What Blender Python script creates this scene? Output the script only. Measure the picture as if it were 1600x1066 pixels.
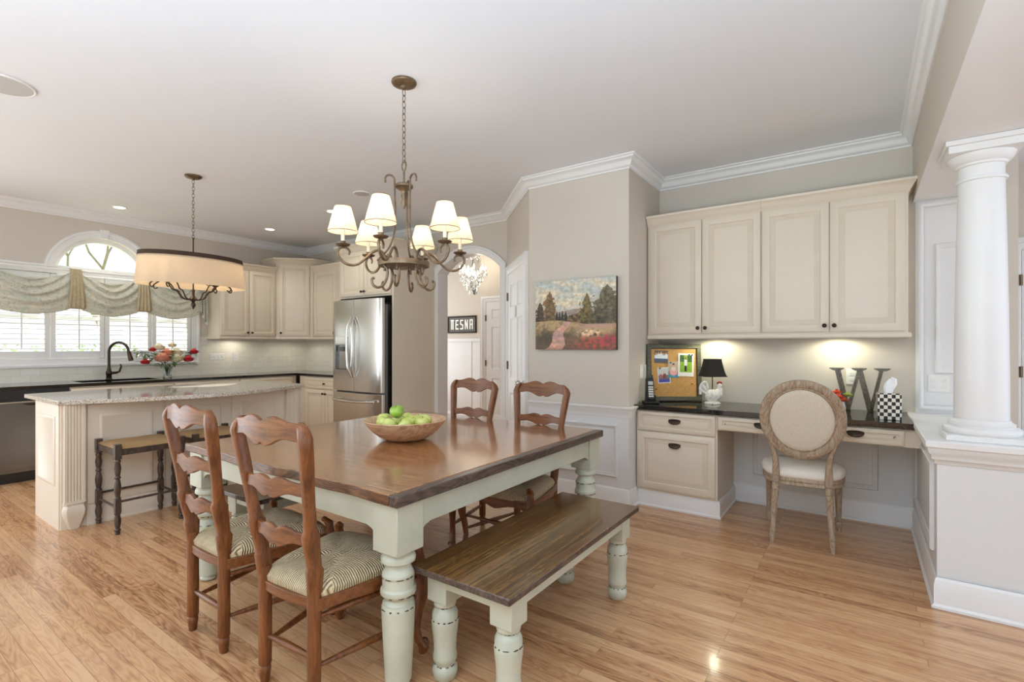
import bpy, bmesh, math, random
from mathutils import Matrix, Vector, noise
random.seed(7)
PI = math.pi
R = math.radians
scene = bpy.context.scene
for o in list(bpy.data.objects):
    bpy.data.objects.remove(o)

# ---------------------------------------------------------------- camera, world, exposure
CAM_H = 1.31
cam_d = bpy.data.cameras.new('camera')
cam_d.sensor_width = 36.0
cam_d.lens = 780.0 / 1600.0 * 36.0
cam_d.shift_y = (540.0 - 533.0) / 1600.0
cam_d.clip_start = 0.05
cam_d.clip_end = 200
cam = bpy.data.objects.new('camera', cam_d)
scene.collection.objects.link(cam)
cam.location = (0, 0, CAM_H)
cam.rotation_euler = (R(90), 0, R(35))
scene.camera = cam

scene.view_settings.view_transform = 'Standard'
scene.view_settings.look = 'None'
scene.view_settings.gamma = 1.0
scene.view_settings.use_curve_mapping = False
scene.view_settings.exposure = 0.0
try:
    scene.cycles.max_bounces = 10
    scene.cycles.diffuse_bounces = 6
    scene.cycles.glossy_bounces = 4
    scene.cycles.transmission_bounces = 6
    scene.cycles.sample_clamp_indirect = 6.0
    scene.cycles.use_denoising = True
    scene.cycles.caustics_reflective = False
    scene.cycles.caustics_refractive = False
except Exception:
    pass

world = bpy.data.worlds.new('daylight')
scene.world = world
world.use_nodes = True
wn = world.node_tree.nodes
wn.clear()
w_out = wn.new('ShaderNodeOutputWorld')
w_bg = wn.new('ShaderNodeBackground')
w_tc = wn.new('ShaderNodeTexCoord')
w_sep = wn.new('ShaderNodeSeparateXYZ')
w_rmp = wn.new('ShaderNodeValToRGB')
w_rmp.color_ramp.elements[0].position = 0.46
w_rmp.color_ramp.elements[0].color = (0.76, 0.84, 0.90, 1)
w_rmp.color_ramp.elements[1].position = 0.53
w_rmp.color_ramp.elements[1].color = (0.88, 0.95, 1.0, 1)
w_mp = wn.new('ShaderNodeMath'); w_mp.operation = 'MULTIPLY_ADD'
w_mp.inputs[1].default_value = 0.5; w_mp.inputs[2].default_value = 0.5
wl = world.node_tree.links
wl.new(w_tc.outputs['Generated'], w_sep.inputs[0])
wl.new(w_sep.outputs[2], w_mp.inputs[0])
wl.new(w_mp.outputs[0], w_rmp.inputs[0])
wl.new(w_rmp.outputs[0], w_bg.inputs[0])
w_bg.inputs[1].default_value = 1.45
wl.new(w_bg.outputs[0], w_out.inputs[0])


def lamp(name, kind, loc, energy, col=(1, 1, 1), parent=None, size=0.03, rot=(0, 0, 0), size_y=None, spot=None, blend=0.6):
    d = bpy.data.lights.new(name, kind)
    d.energy = energy
    d.color = col
    if kind == 'AREA':
        d.size = size
        if size_y:
            d.shape = 'RECTANGLE'
            d.size_y = size_y
    elif kind != 'SUN':
        d.shadow_soft_size = size
    if spot:
        d.spot_size = R(spot)
        d.spot_blend = blend
    o = bpy.data.objects.new(name, d)
    scene.collection.objects.link(o)
    o.location = loc
    o.rotation_euler = rot
    if parent:
        o.parent = parent
    return o

# added area lamps standing in for daylight from out of view: behind the camera,
# along the window wall, in the right room and in the hall
lamp('rear_fill', 'AREA', (-3.2, -2.9, 1.5), 16, (0.80, 0.90, 1.0), size=6.5, size_y=2.4, rot=(R(90), 0, 0))  # added fill for the room, nothing glazed is built there
lamp('kitchen_side_fill', 'AREA', (-7.1, -1.2, 1.25), 90, (0.80, 0.91, 1.0), size=2.6, size_y=2.2, rot=(R(90), 0, R(-90)))  # added to brighten the kitchen side, the wall here has no door
lamp('daylight_right_room', 'AREA', (3.4, 3.6, 1.5), 42, (0.62, 0.78, 1.0), size=4.0, size_y=2.4, rot=(R(90), 0, R(90)))
lamp('daylight_hall', 'AREA', (-6.5, 5.7, 1.5), 30, (0.92, 0.96, 1.0), size=1.4, size_y=2.2, rot=(R(90), 0, R(-90)))
# morning sun coming over the valance through the arched pane onto the island top
sun_dir = Vector((1.92, 0.22, -1.33)).normalized()
sun = lamp('sun', 'SUN', (-12, 2, 8), 13.0, (1.0, 0.96, 0.90))
sun.data.angle = R(0.6)
sun.rotation_euler = sun_dir.to_track_quat('-Z', 'Y').to_euler()
# the photographer's flash, bounced off the ceiling behind the camera
lamp('bounced_flash', 'AREA', (-0.45, -1.25, 0.9), 300, (0.60, 0.80, 1.0), size=3.6, size_y=1.4, rot=(R(180), 0, R(35)))

# ---------------------------------------------------------------- helpers
def s2l(c):
    c = c / 255.0
    return c / 12.92 if c <= 0.04045 else ((c + 0.055) / 1.055) ** 2.4

def rgb(r, g, b):
    return (s2l(r), s2l(g), s2l(b), 1.0)

class Nt:
    """small node-tree helper"""
    def __init__(s, name):
        s.m = bpy.data.materials.new(name)
        s.m.use_nodes = True
        s.t = s.m.node_tree
        s.t.nodes.clear()
        s.out = s.n('ShaderNodeOutputMaterial')
        s.b = s.n('ShaderNodeBsdfPrincipled')
        s.l(s.b.outputs[0], s.out.inputs[0])
        s.tc = s.n('ShaderNodeTexCoord')
    def n(s, t, **kw):
        x = s.t.nodes.new(t)
        for k, v in kw.items():
            setattr(x, k, v)
        return x
    def l(s, a, b):
        s.t.links.new(a, b)
    def mapping(s, scale=(1, 1, 1), rot=(0, 0, 0), loc=(0, 0, 0), src=None):
        m = s.n('ShaderNodeMapping')
        m.inputs['Scale'].default_value = scale
        m.inputs['Rotation'].default_value = rot
        m.inputs['Location'].default_value = loc
        s.l(src or s.tc.outputs['Object'], m.inputs[0])
        return m.outputs[0]
    def noise(s, vec, scale=5, detail=3, rough=0.5, dist=0.0):
        x = s.n('ShaderNodeTexNoise')
        x.inputs['Scale'].default_value = scale
        x.inputs['Detail'].default_value = detail
        x.inputs['Roughness'].default_value = rough
        x.inputs['Distortion'].default_value = dist
        s.l(vec, x.inputs['Vector'])
        return x.outputs[0]
    def ramp(s, fac, stops, interp='LINEAR'):
        x = s.n('ShaderNodeValToRGB')
        cr = x.color_ramp
        cr.interpolation = interp
        while len(cr.elements) < len(stops):
            cr.elements.new(0.5)
        for e, (p, c) in zip(cr.elements, stops):
            e.position = p
            e.color = c
        s.l(fac, x.inputs[0])
        return x.outputs[0]
    def math(s, op, a, b=None, c=None):
        x = s.n('ShaderNodeMath', operation=op)
        for i, v in enumerate((a, b, c)):
            if v is None:
                continue
            if isinstance(v, (int, float)):
                x.inputs[i].default_value = v
            else:
                s.l(v, x.inputs[i])
        return x.outputs[0]
    def mix(s, fac, a, b, mode='MIX'):
        x = s.n('ShaderNodeMixRGB', blend_type=mode)
        for i, v in enumerate((fac, a, b)):
            if isinstance(v, (int, float)):
                x.inputs[i].default_value = v
            elif isinstance(v, tuple):
                x.inputs[i].default_value = v
            else:
                s.l(v, x.inputs[i])
        return x.outputs[0]
    def bump(s, h, strength=0.2, dist=0.01):
        x = s.n('ShaderNodeBump')
        x.inputs['Strength'].default_value = strength
        x.inputs['Distance'].default_value = dist
        s.l(h, x.inputs['Height'])
        s.l(x.outputs[0], s.b.inputs['Normal'])
        return x.outputs[0]
    def set(s, **kw):
        for k, v in kw.items():
            k = k.replace('_', ' ')
            i = s.b.inputs[k]
            if isinstance(v, (int, float, tuple)):
                i.default_value = v
            else:
                s.l(v, i)
        return s

def paint(name, c, rough=0.5, var=0.03, scale=3.0, bump=0.0, bscale=300, metal=0.0, coat=0.0, spec=0.5):
    k = Nt(name)
    n = k.noise(k.tc.outputs['Object'], scale, 3)
    d = tuple(max(0, x * (1 - var)) for x in c[:3]) + (1,)
    e = tuple(min(1, x * (1 + var)) for x in c[:3]) + (1,)
    k.set(Base_Color=k.ramp(n, [(0.3, d), (0.7, e)]), Roughness=rough, Metallic=metal, Coat_Weight=coat, Specular_IOR_Level=spec)
    if bump:
        k.bump(k.noise(k.tc.outputs['Object'], bscale, 2), bump, 0.002)
    return k.m

def wood(name, dark, mid, light, axis='x', stretch=14.0, scale=1.0, plank=None, rough=0.3, coat=0.3, bump=0.15,
         worn=None, seam=(0.02, 0.012, 0.006, 1), crough=0.15, knots=0.0, var=0.35, seamw=0.004, ring=0.55):
    """grain along one object axis; plank=(length,width) gives boards"""
    k = Nt(name)
    off = (60.3, 60.0, 0) if plank else (0, 0, 0)
    if axis == 'x':
        v = k.mapping(loc=off)
    elif axis == 'y':
        v = k.mapping(rot=(0, 0, R(-90)), loc=off)
    else:
        v = k.mapping(rot=(0, R(90), 0))
    rnd = None
    if plank:
        br = k.n('ShaderNodeTexBrick')
        br.inputs['Scale'].default_value = 1.0
        br.inputs['Brick Width'].default_value = plank[0]
        br.inputs['Row Height'].default_value = plank[1]
        br.inputs['Mortar Size'].default_value = seamw * 0.25
        br.inputs['Mortar Smooth'].default_value = 0.2
        br.inputs['Color1'].default_value = (0, 0, 0, 1)
        br.inputs['Color2'].default_value = (1, 1, 1, 1)
        br.inputs['Mortar'].default_value = (0.5, 0.5, 0.5, 1)
        br.offset = 0.37
        br.offset_frequency = 3
        k.l(v, br.inputs['Vector'])
        rnd = br.outputs['Color']
        cmb = k.n('ShaderNodeVectorMath', operation='SCALE')
        k.l(rnd, cmb.inputs[0]); cmb.inputs['Scale'].default_value = 7.3
        ad = k.n('ShaderNodeVectorMath', operation='ADD')
        k.l(v, ad.inputs[0]); k.l(cmb.outputs[0], ad.inputs[1])
        gv = ad.outputs[0]
    else:
        gv = v
    m1 = k.mapping(scale=(scale, scale * stretch, scale * stretch), src=gv)
    n1 = k.noise(m1, 1.6, 4, 0.55, 0.6)
    # ring lines : contour lines of a stretched noise
    m2 = k.mapping(scale=(scale * 1.2, scale * stretch * 0.55, scale * stretch * 0.55), src=gv)
    n2 = k.noise(m2, 1.1, 2, 0.45, 0.3)
    rings = k.math('FRACT', k.math('MULTIPLY', n2, 13.0))
    rings = k.math('ABSOLUTE', k.math('SUBTRACT', rings, 0.5))
    m3 = k.mapping(scale=(scale * 6, scale * stretch * 14, scale * stretch * 14), src=gv)
    n3 = k.noise(m3, 1.5, 2)
    f = k.math('MULTIPLY_ADD', n1, 1.1 - ring, k.math('MULTIPLY', rings, ring))
    f = k.math('MULTIPLY_ADD', n3, 0.28, f)
    if rnd is not None:
        f = k.math('ADD', f, k.math('MULTIPLY', k.math('SUBTRACT', rnd, 0.5), var))
    col = k.ramp(f, [(0.28, dark), (0.5, mid), (0.78, light)])
    if knots:
        vo = k.n('ShaderNodeTexVoronoi')
        vo.inputs['Scale'].default_value = 3.2
        k.l(k.mapping(scale=(1, 2.0, 1), src=v), vo.inputs['Vector'])
        kn = k.ramp(vo.outputs['Distance'], [(0.03, (1, 1, 1, 1)), (0.13, (0, 0, 0, 1))])
        col = k.mix(k.math('MULTIPLY', kn, knots), col, (0.30, 0.075, 0.025, 1))
    if plank:
        col = k.mix(k.math('MULTIPLY', br.outputs['Fac'], 0.75), col, seam)
    if worn:
        wn_ = k.noise(k.mapping(), 3.0, 5, 0.6)
        col = k.mix(k.ramp(wn_, [(0.52, (0, 0, 0, 1)), (0.72, (0.6, 0.6, 0.6, 1))]), col, worn)
    k.set(Base_Color=col, Roughness=rough, Coat_Weight=coat, Coat_Roughness=crough)
    k.bump(f, bump, 0.0015)
    return k.m

M = {}
M['wall'] = paint('greige_wall_paint', rgb(208, 199, 186), 0.75, 0.015, 1.5, 0.05)
M['ceil'] = paint('ceiling_paint', rgb(233, 236, 240), 0.85, 0.01, 1.0)
M['trim'] = paint('white_trim_paint', rgb(232, 231, 229), 0.35, 0.01)
M['whitewall'] = paint('white_wainscot_paint', rgb(222, 222, 221), 0.45, 0.01)
M['cream'] = paint('cream_cabinet_paint', rgb(222, 210, 190), 0.38, 0.02, 2.0)
M['glaze'] = paint('cream_glaze_in_grooves', rgb(214, 201, 179), 0.45, 0.03, 8.0)
M['islandp'] = paint('island_cabinet_paint', rgb(222, 209, 190), 0.4, 0.02, 2.0)
M['bronze'] = paint('oil_rubbed_bronze', rgb(70, 58, 48), 0.35, 0.25, 30, 0.05, 100, metal=0.85)
M['iron'] = paint('aged_bronze_iron', rgb(128, 108, 86), 0.42, 0.35, 25, 0.1, 90, metal=0.75)
M['dark'] = paint('dark_gap', rgb(40, 34, 28), 0.7, 0.1)
M['sage'] = None
M['plastic'] = paint('white_plastic', rgb(240, 238, 232), 0.3, 0.01)
M['black'] = paint('black_plastic', rgb(28, 28, 30), 0.35, 0.05)
M['chrome'] = paint('polished_nickel', rgb(200, 198, 192), 0.2, 0.03, 10, metal=1.0)

def sage():
    k = Nt('sage_cream_paint')
    n = k.noise(k.mapping(), 5, 4)
    k.set(Base_Color=k.ramp(n, [(0.3, rgb(180, 181, 160)), (0.7, rgb(196, 197, 177))]), Roughness=0.42, Coat_Weight=0.15, Coat_Roughness=0.2)
    return k.m
M['sage'] = sage()
M['wear'] = paint('bare_wood_at_worn_edges', rgb(78, 62, 44), 0.5, 0.3, 40)

M['floor'] = wood('oak_strip_floor', rgb(146, 98, 62), rgb(196, 146, 102), rgb(216, 172, 128), 'x', 14, 1.6,
                  plank=(1.15, 0.058), rough=0.30, coat=0.35, bump=0.10, crough=0.12, var=0.34, seamw=0.004, seam=rgb(110, 72, 44), ring=0.40)
M['tabletop'] = wood('planked_table_top', rgb(58, 32, 16), rgb(128, 78, 40), rgb(184, 128, 76), 'x', 13, 1.8,
                     plank=(2.6, 0.17), rough=0.22, coat=1.0, bump=0.12, var=0.22, seamw=0.014, ring=0.35, crough=0.12)
M['benchtop'] = wood('dark_pine_bench_top', rgb(48, 31, 16), rgb(88, 60, 32), rgb(128, 92, 52), 'y', 24, 1.4,
                     plank=(40.0, 0.118), rough=0.25, coat=0.6, bump=0.2, crough=0.12, knots=0.6, var=0.14, seamw=0.012, ring=0.30)
M['topedge'] = wood('weathered_table_edge', rgb(38, 28, 24), rgb(68, 54, 47), rgb(106, 86, 74), 'y', 12, 2.0, rough=0.35, coat=0.3)
M['topedge2'] = wood('dark_brown_table_edge', rgb(46, 26, 14), rgb(88, 54, 30), rgb(130, 86, 52), 'x', 12, 2.0, rough=0.35, coat=0.3)
M['chairwood'] = wood('waxed_walnut_chair', rgb(48, 23, 8), rgb(98, 53, 22), rgb(134, 80, 38), 'z', 12, 2.6, rough=0.42, coat=0.16, bump=0.04, ring=0.22, crough=0.15)
M['chairwoodx'] = wood('waxed_walnut_rails', rgb(48, 23, 8), rgb(98, 53, 22), rgb(134, 80, 38), 'x', 12, 2.6, rough=0.42, coat=0.16, bump=0.04, ring=0.22, crough=0.15)
M['stoolwood'] = wood('dark_stool_wood', rgb(30, 22, 16), rgb(58, 44, 34), rgb(90, 70, 54), 'z', 7, 3, rough=0.35, coat=0.3)
M['greywood'] = wood('limed_grey_oak', rgb(120, 98, 78), rgb(160, 138, 114), rgb(186, 168, 146), 'z', 9, 2.5, rough=0.6, coat=0.0)
M['bowlwood'] = wood('carved_bowl_wood', rgb(128, 92, 68), rgb(176, 136, 106), rgb(216, 184, 150), 'x', 5, 4, rough=0.45, coat=0.1, ring=0.15)

def rush(name, base, dark, freq, hx, hy):
    k = Nt(name)
    sp = k.n('ShaderNodeSeparateXYZ')
    k.l(k.tc.outputs['Object'], sp.inputs[0])
    nx = k.noise(k.mapping(), 9, 2)
    x, y = sp.outputs[0], sp.outputs[1]
    sel = k.math('GREATER_THAN', k.math('DIVIDE', k.math('ABSOLUTE', x), hx), k.math('DIVIDE', k.math('ABSOLUTE', y), hy))
    wob = k.math('MULTIPLY', nx, 0.02)
    c = k.math('ADD', k.math('MULTIPLY', sel, y), k.math('MULTIPLY', k.math('SUBTRACT', 1.0, sel), x))
    c = k.math('ADD', c, wob)
    w = k.math('ABSOLUTE', k.math('SINE', k.math('MULTIPLY', c, freq)))
    n2 = k.noise(k.mapping(), 40, 3)
    f = k.math('ADD', k.math('MULTIPLY', w, 0.7), k.math('MULTIPLY', n2, 0.4))
    k.set(Base_Color=k.ramp(f, [(0.2, dark), (0.55, base), (1.0, tuple(min(1, q * 1.25) for q in base[:3]) + (1,))]), Roughness=0.7)
    k.bump(w, 1.0, 0.008)
    return k.m
M['rush'] = rush('woven_rush_seat', rgb(214, 194, 156), rgb(112, 90, 60), 330, 0.25, 0.21)
M['rush2'] = rush('woven_rush_stool', rgb(206, 166, 114), rgb(120, 84, 48), 380, 0.2, 0.2)

def granite(name, cols, scale, rough=0.08):
    k = Nt(name)
    v = k.mapping()
    n = k.noise(v, scale, 6, 0.75)
    vo = k.n('ShaderNodeTexVoronoi')
    vo.inputs['Scale'].default_value = scale * 1.5
    k.l(v, vo.inputs['Vector'])
    f = k.math('ADD', k.math('MULTIPLY', n, 0.75), k.math('MULTIPLY', vo.outputs['Distance'], 0.35))
    k.set(Base_Color=k.ramp(f, cols), Roughness=rough, Specular_IOR_Level=0.6)
    return k.m
M['blackgr'] = granite('black_granite', [(0.35, rgb(14, 12, 12)), (0.62, rgb(34, 30, 28)), (0.8, rgb(80, 70, 62))], 120, 0.05)
M['palegr'] = granite('speckled_pale_granite', [(0.36, rgb(96, 76, 60)), (0.48, rgb(176, 160, 140)), (0.58, rgb(206, 198, 184)), (0.72, rgb(226, 220, 210))], 70, 0.06)

def steel():
    k = Nt('brushed_stainless_steel')
    n = k.noise(k.mapping(scale=(300, 300, 3)), 3, 2)
    k.set(Base_Color=k.ramp(n, [(0.3, rgb(214, 211, 205)), (0.7, rgb(228, 226, 221))]), Metallic=1.0,
          Roughness=k.math('MULTIPLY_ADD', n, 0.08, 0.17))
    k.bump(k.noise(k.mapping(scale=(3, 3, 0.5)), 1.3, 1), 0.08, 0.02)
    return k.m
M['steel'] = steel()
M['steeldk'] = paint('dark_stainless_panel', rgb(120, 120, 122), 0.22, 0.04, 3, metal=0.9)

def tile():
    k = Nt('cream_subway_tile')
    br = k.n('ShaderNodeTexBrick')
    br.inputs['Scale'].default_value = 1.0
    br.inputs['Brick Width'].default_value = 0.152
    br.inputs['Row Height'].default_value = 0.076
    br.inputs['Mortar Size'].default_value = 0.0022
    br.inputs['Color1'].default_value = rgb(232, 226, 210)
    br.inputs['Color2'].default_value = rgb(238, 233, 219)
    br.inputs['Mortar'].default_value = rgb(224, 216, 199)
    k.l(k.mapping(rot=(R(90), 0, 0)), br.inputs['Vector'])
    k.set(Base_Color=br.outputs['Color'], Roughness=0.15)
    k.bump(k.math('SUBTRACT', 1.0, br.outputs['Fac']), 0.4, 0.002)
    return k.m
M['tile'] = tile()

def glass(name='clear_glass', rough=0.0):
    k = Nt(name)
    k.set(Base_Color=(0.97, 1, 0.99, 1), Roughness=rough, Transmission_Weight=1.0, IOR=1.45)
    return k.m
M['glass'] = glass()
def pane():
    k = Nt('window_pane_glass')
    t = k.n('ShaderNodeBsdfTransparent'); g = k.n('ShaderNodeBsdfGlossy'); mx = k.n('ShaderNodeMixShader')
    g.inputs['Roughness'].default_value = 0.02
    mx.inputs[0].default_value = 0.05
    k.l(t.outputs[0], mx.inputs[1]); k.l(g.outputs[0], mx.inputs[2]); k.l(mx.outputs[0], k.out.inputs[0])
    return k.m
M['pane'] = pane()

def fabric(name, c1, c2, scale=400, trans=0.0, rough=0.85):
    k = Nt(name)
    v = k.mapping()
    n = k.noise(v, scale, 2)
    n2 = k.noise(v, 8, 3)
    col = k.mix(k.ramp(n, [(0.4, (0, 0, 0, 1)), (0.6, (1, 1, 1, 1))]), c1, c2)
    k.set(Base_Color=col, Roughness=rough)
    k.bump(n, 0.25, 0.001)
    if trans:
        tr = k.n('ShaderNodeBsdfTranslucent'); mx = k.n('ShaderNodeMixShader')
        k.l(col, tr.inputs[0]); mx.inputs[0].default_value = trans
        k.l(k.b.outputs[0], mx.inputs[1]); k.l(tr.outputs[0], mx.inputs[2]); k.l(mx.outputs[0], k.out.inputs[0])
    return k.m
M['linen'] = fabric('cream_linen_upholstery', rgb(222, 212, 194), rgb(204, 192, 172), 300)
M['seatlinen'] = fabric('white_seat_upholstery', rgb(236, 230, 218), rgb(224, 217, 204), 300)
M['shade'] = fabric('pleated_cream_shade', rgb(248, 238, 214), rgb(236, 220, 188), 90, 0.45)
M['drum'] = fabric('beige_linen_drum_shade', rgb(216, 198, 172), rgb(204, 184, 156), 260, 0.30)
M['taupe'] = fabric('dark_brown_ribbon', rgb(74, 54, 38), rgb(60, 44, 32), 200)
M['blackshade'] = fabric('black_silk_shade', rgb(48, 40, 34), rgb(38, 32, 28), 200)

def emis(name, col, st):
    k = Nt(name)
    e = k.n('ShaderNodeEmission')
    e.inputs[0].default_value = col; e.inputs[1].default_value = st
    k.l(e.outputs[0], k.out.inputs[0])
    return k.m
M['bulb'] = emis('lit_bulb', (1, 0.86, 0.62, 1), 14)
M['bulbw'] = emis('lit_recessed_lamp', (1, 0.95, 0.85, 1), 8)
M['candle'] = paint('ivory_candle_sleeve', rgb(244, 232, 206), 0.4, 0.03)

def vcol(name, rough=0.6, bump=0.0):
    k = Nt(name)
    a = k.n('ShaderNodeVertexColor'); a.layer_name = 'Col'
    k.set(Base_Color=a.outputs[0], Roughness=rough)
    if bump:
        k.bump(k.noise(k.mapping(), 90, 3), bump, 0.003)
    return k.m
M['canvas'] = vcol('painted_canvas', 0.5, 0.4)
M['photo'] = vcol('photo_print', 0.25)


class MB:
    def __init__(s, mat=None):
        s.v = []; s.f = []; s.sm = []; s.mi = []; s.M = mat or Matrix.Identity(4); s.col = None
    def add(s, vs, fs, smooth=False, mi=0):
        b = len(s.v)
        for p in vs:
            s.v.append(tuple(s.M @ Vector(p)))
        for f in fs:
            s.f.append(tuple(b + i for i in f)); s.sm.append(smooth); s.mi.append(mi)
        return s
    def box(s, x0, x1, y0, y1, z0, z1, mi=0):
        vs = [(x0, y0, z0), (x1, y0, z0), (x1, y1, z0), (x0, y1, z0), (x0, y0, z1), (x1, y0, z1), (x1, y1, z1), (x0, y1, z1)]
        return s.add(vs, [(0, 3, 2, 1), (4, 5, 6, 7), (0, 1, 5, 4), (1, 2, 6, 5), (2, 3, 7, 6), (3, 0, 4, 7)], False, mi)
    def loft(s, rings, smooth=True, cap=True, closed=True, mi=0):
        n = len(rings[0]); vs = [p for r in rings for p in r]; fs = []
        for i in range(len(rings) - 1):
            for j in range(n if closed else n - 1):
                a = i * n + j; b = i * n + (j + 1) % n
                fs.append((a, b, b + n, a + n))
        s.add(vs, fs, smooth, mi)
        if cap and closed:
            b = len(s.v) - len(vs)
            s.f.append(tuple(b + j for j in range(n))[::-1]); s.sm.append(False); s.mi.append(mi)
            s.f.append(tuple(b + (len(rings) - 1) * n + j for j in range(n))); s.sm.append(False); s.mi.append(mi)
        return s
    def lathe(s, prof, n=20, c=(0, 0), sx=1.0, sy=1.0, smooth=True, cap=True, mi=0):
        rings = [[(c[0] + r * sx * math.cos(2 * PI * j / n), c[1] + r * sy * math.sin(2 * PI * j / n), z) for j in range(n)] for r, z in prof]
        return s.loft(rings, smooth, cap, True, mi)
    def tube(s, pts, r=0.01, n=8, closed=False, flat=1.0, cap=True, mi=0):
        P = [Vector(p) for p in pts]; m = len(P)
        rr = r if isinstance(r, (list, tuple)) else [r] * m
        rings = []; up = None
        for i in range(m):
            if closed:
                t = (P[(i + 1) % m] - P[i - 1])
            else:
                t = P[min(i + 1, m - 1)] - P[max(i - 1, 0)]
            if t.length < 1e-9:
                t = Vector((0, 0, 1))
            t.normalize()
            if up is None:
                up = Vector((0, 0, 1)) if abs(t.z) < 0.9 else Vector((1, 0, 0))
            a = up - t * up.dot(t)
            if a.length < 1e-6:
                a = t.orthogonal()
            a.normalize(); up = a; b = t.cross(a)
            rings.append([tuple(P[i] + (a * math.cos(2 * PI * j / n) + b * math.sin(2 * PI * j / n) * flat) * rr[i]) for j in range(n)])
        if closed:
            rings.append(rings[0])
            return s.loft(rings, True, False, True, mi)
        return s.loft(rings, True, cap, True, mi)
    def sphere(s, c, r, n=10, m=6, sc=(1, 1, 1), mi=0):
        prof = []
        rings = []
        for i in range(m + 1):
            a = -PI / 2 + PI * i / m
            q = max(math.cos(a), 0.02)
            rings.append([(c[0] + r * sc[0] * q * math.cos(2 * PI * j / n), c[1] + r * sc[1] * q * math.sin(2 * PI * j / n), c[2] + r * sc[2] * math.sin(a)) for j in range(n)])
        return s.loft(rings, True, True, True, mi)
    def panel(s, x0, x1, z0, z1, rings, y=0.0, arch=0.0, mi_groove=None, fill=True):
        """nested rectangles in the XZ plane; rings = [(inset, outward)], outward is -Y"""
        vs = []
        for ins, o in rings:
            vs += [(x0 + ins, y - o, z0 + ins), (x1 - ins, y - o, z0 + ins), (x1 - ins, y - o, z1 - ins), (x0 + ins, y - o, z1 - ins)]
        for i in range(len(rings) - 1):
            fs = []
            for j in range(4):
                a = i * 4 + j; b = i * 4 + (j + 1) % 4
                fs.append((a, b, b + 4, a + 4))
            if i == 0:
                s.add(vs, fs, False, 1 if (mi_groove and i in mi_groove) else 0)
                base = len(s.v) - len(vs)
            else:
                for f in fs:
                    s.f.append(tuple(base + q for q in f)); s.sm.append(False); s.mi.append(1 if (mi_groove and i in mi_groove) else 0)
        if fill:
            k = (len(rings) - 1) * 4
            s.f.append(tuple(base + k + j for j in range(4))); s.sm.append(False); s.mi.append(0)
        return s
    def sweep(s, path, prof, side=1, closed=False, z=0.0, mi=0, smooth=False):
        """profile (offset, z) swept along an XY path with mitred corners; side=1 offsets to the right"""
        m = len(path); P = [Vector((p[0], p[1])) for p in path]; nrm = []
        for i in range(m):
            def nn(a, b):
                d = (b - a).normalized(); return Vector((d.y, -d.x)) * side
            if closed:
                n0 = nn(P[i - 1], P[i]); n1 = nn(P[i], P[(i + 1) % m])
            elif i == 0:
                n0 = n1 = nn(P[0], P[1])
            elif i == m - 1:
                n0 = n1 = nn(P[-2], P[-1])
            else:
                n0 = nn(P[i - 1], P[i]); n1 = nn(P[i], P[i + 1])
            b = (n0 + n1)
            b = b / max(b.length_squared, 1e-6) * 2.0
            nrm.append(b)
        rings = [[(P[i].x + nrm[i].x * o, P[i].y + nrm[i].y * o, z + zz) for o, zz in prof] for i in range(m)]
        if closed:
            rings.append(rings[0])
        s.loft(rings, smooth, False, False, mi)
        if not closed:
            k = len(prof); b = len(s.v) - m * k
            s.f.append(tuple(b + j for j in range(k))); s.sm.append(False); s.mi.append(mi)
            s.f.append(tuple(b + (m - 1) * k + j for j in range(k))); s.sm.append(False); s.mi.append(mi)
        return s
    def prism(s, poly, a, b, axis='y', smooth=False, mi=0):
        """2D polygon extruded between a and b along an axis; poly in the other two axes"""
        def pt(p, t):
            if axis == 'y': return (p[0], t, p[1])
            if axis == 'x': return (t, p[0], p[1])
            return (p[0], p[1], t)
        n = len(poly)
        vs = [pt(p, a) for p in poly] + [pt(p, b) for p in poly]
        s.add(vs, [tuple(range(n))[::-1], tuple(range(n, 2 * n))], False, mi)
        base = len(s.v) - 2 * n
        for j in range(n):
            s.f.append((base + j, base + (j + 1) % n, base + n + (j + 1) % n, base + n + j)); s.sm.append(smooth); s.mi.append(mi)
        return s
    def build(s, name, mats, parent=None, bevel=0.0, sub=0, loc=None, rotz=None, bang=40):
        me = bpy.data.meshes.new(name)
        me.from_pydata(s.v, [], s.f)
        if not isinstance(mats, (list, tuple)):
            mats = [mats]
        for m in mats:
            me.materials.append(M[m] if isinstance(m, str) else m)
        for p, q, i in zip(me.polygons, s.sm, s.mi):
            p.use_smooth = q; p.material_index = i
        if s.col:
            ca = me.color_attributes.new('Col', 'FLOAT_COLOR', 'POINT')
            for i, c in enumerate(s.col):
                ca.data[i].color = c
        bm = bmesh.new(); bm.from_mesh(me)
        bmesh.ops.recalc_face_normals(bm, faces=bm.faces)
        bm.to_mesh(me); bm.free()
        try:
            me.set_sharp_from_angle(angle=R(42))
        except Exception:
            pass
        o = bpy.data.objects.new(name, me)
        scene.collection.objects.link(o)
        if parent: o.parent = parent
        if loc: o.location = loc
        if rotz is not None: o.rotation_euler = (0, 0, rotz)
        if bevel:
            b = o.modifiers.new('bevel', 'BEVEL'); b.width = bevel; b.segments = 2; b.limit_method = 'ANGLE'; b.angle_limit = R(bang)
            b.harden_normals = False
        if sub:
            b = o.modifiers.new('sub', 'SUBSURF'); b.levels = sub; b.render_levels = sub
        return o

def thing(name, label, cat, loc=(0, 0, 0), rotz=0.0, group=None):
    o = bpy.data.objects.new(name, None)
    o.empty_display_size = 0.1
    scene.collection.objects.link(o)
    o.location = loc; o.rotation_euler = (0, 0, rotz)
    o['label'] = label; o['category'] = cat
    if group: o['group'] = group
    return o

def tag(o, label, cat, group=None):
    o['label'] = label; o['category'] = cat
    if group: o['group'] = group
    return o

def struct(o):
    o['kind'] = 'structure'
    return o

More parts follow.
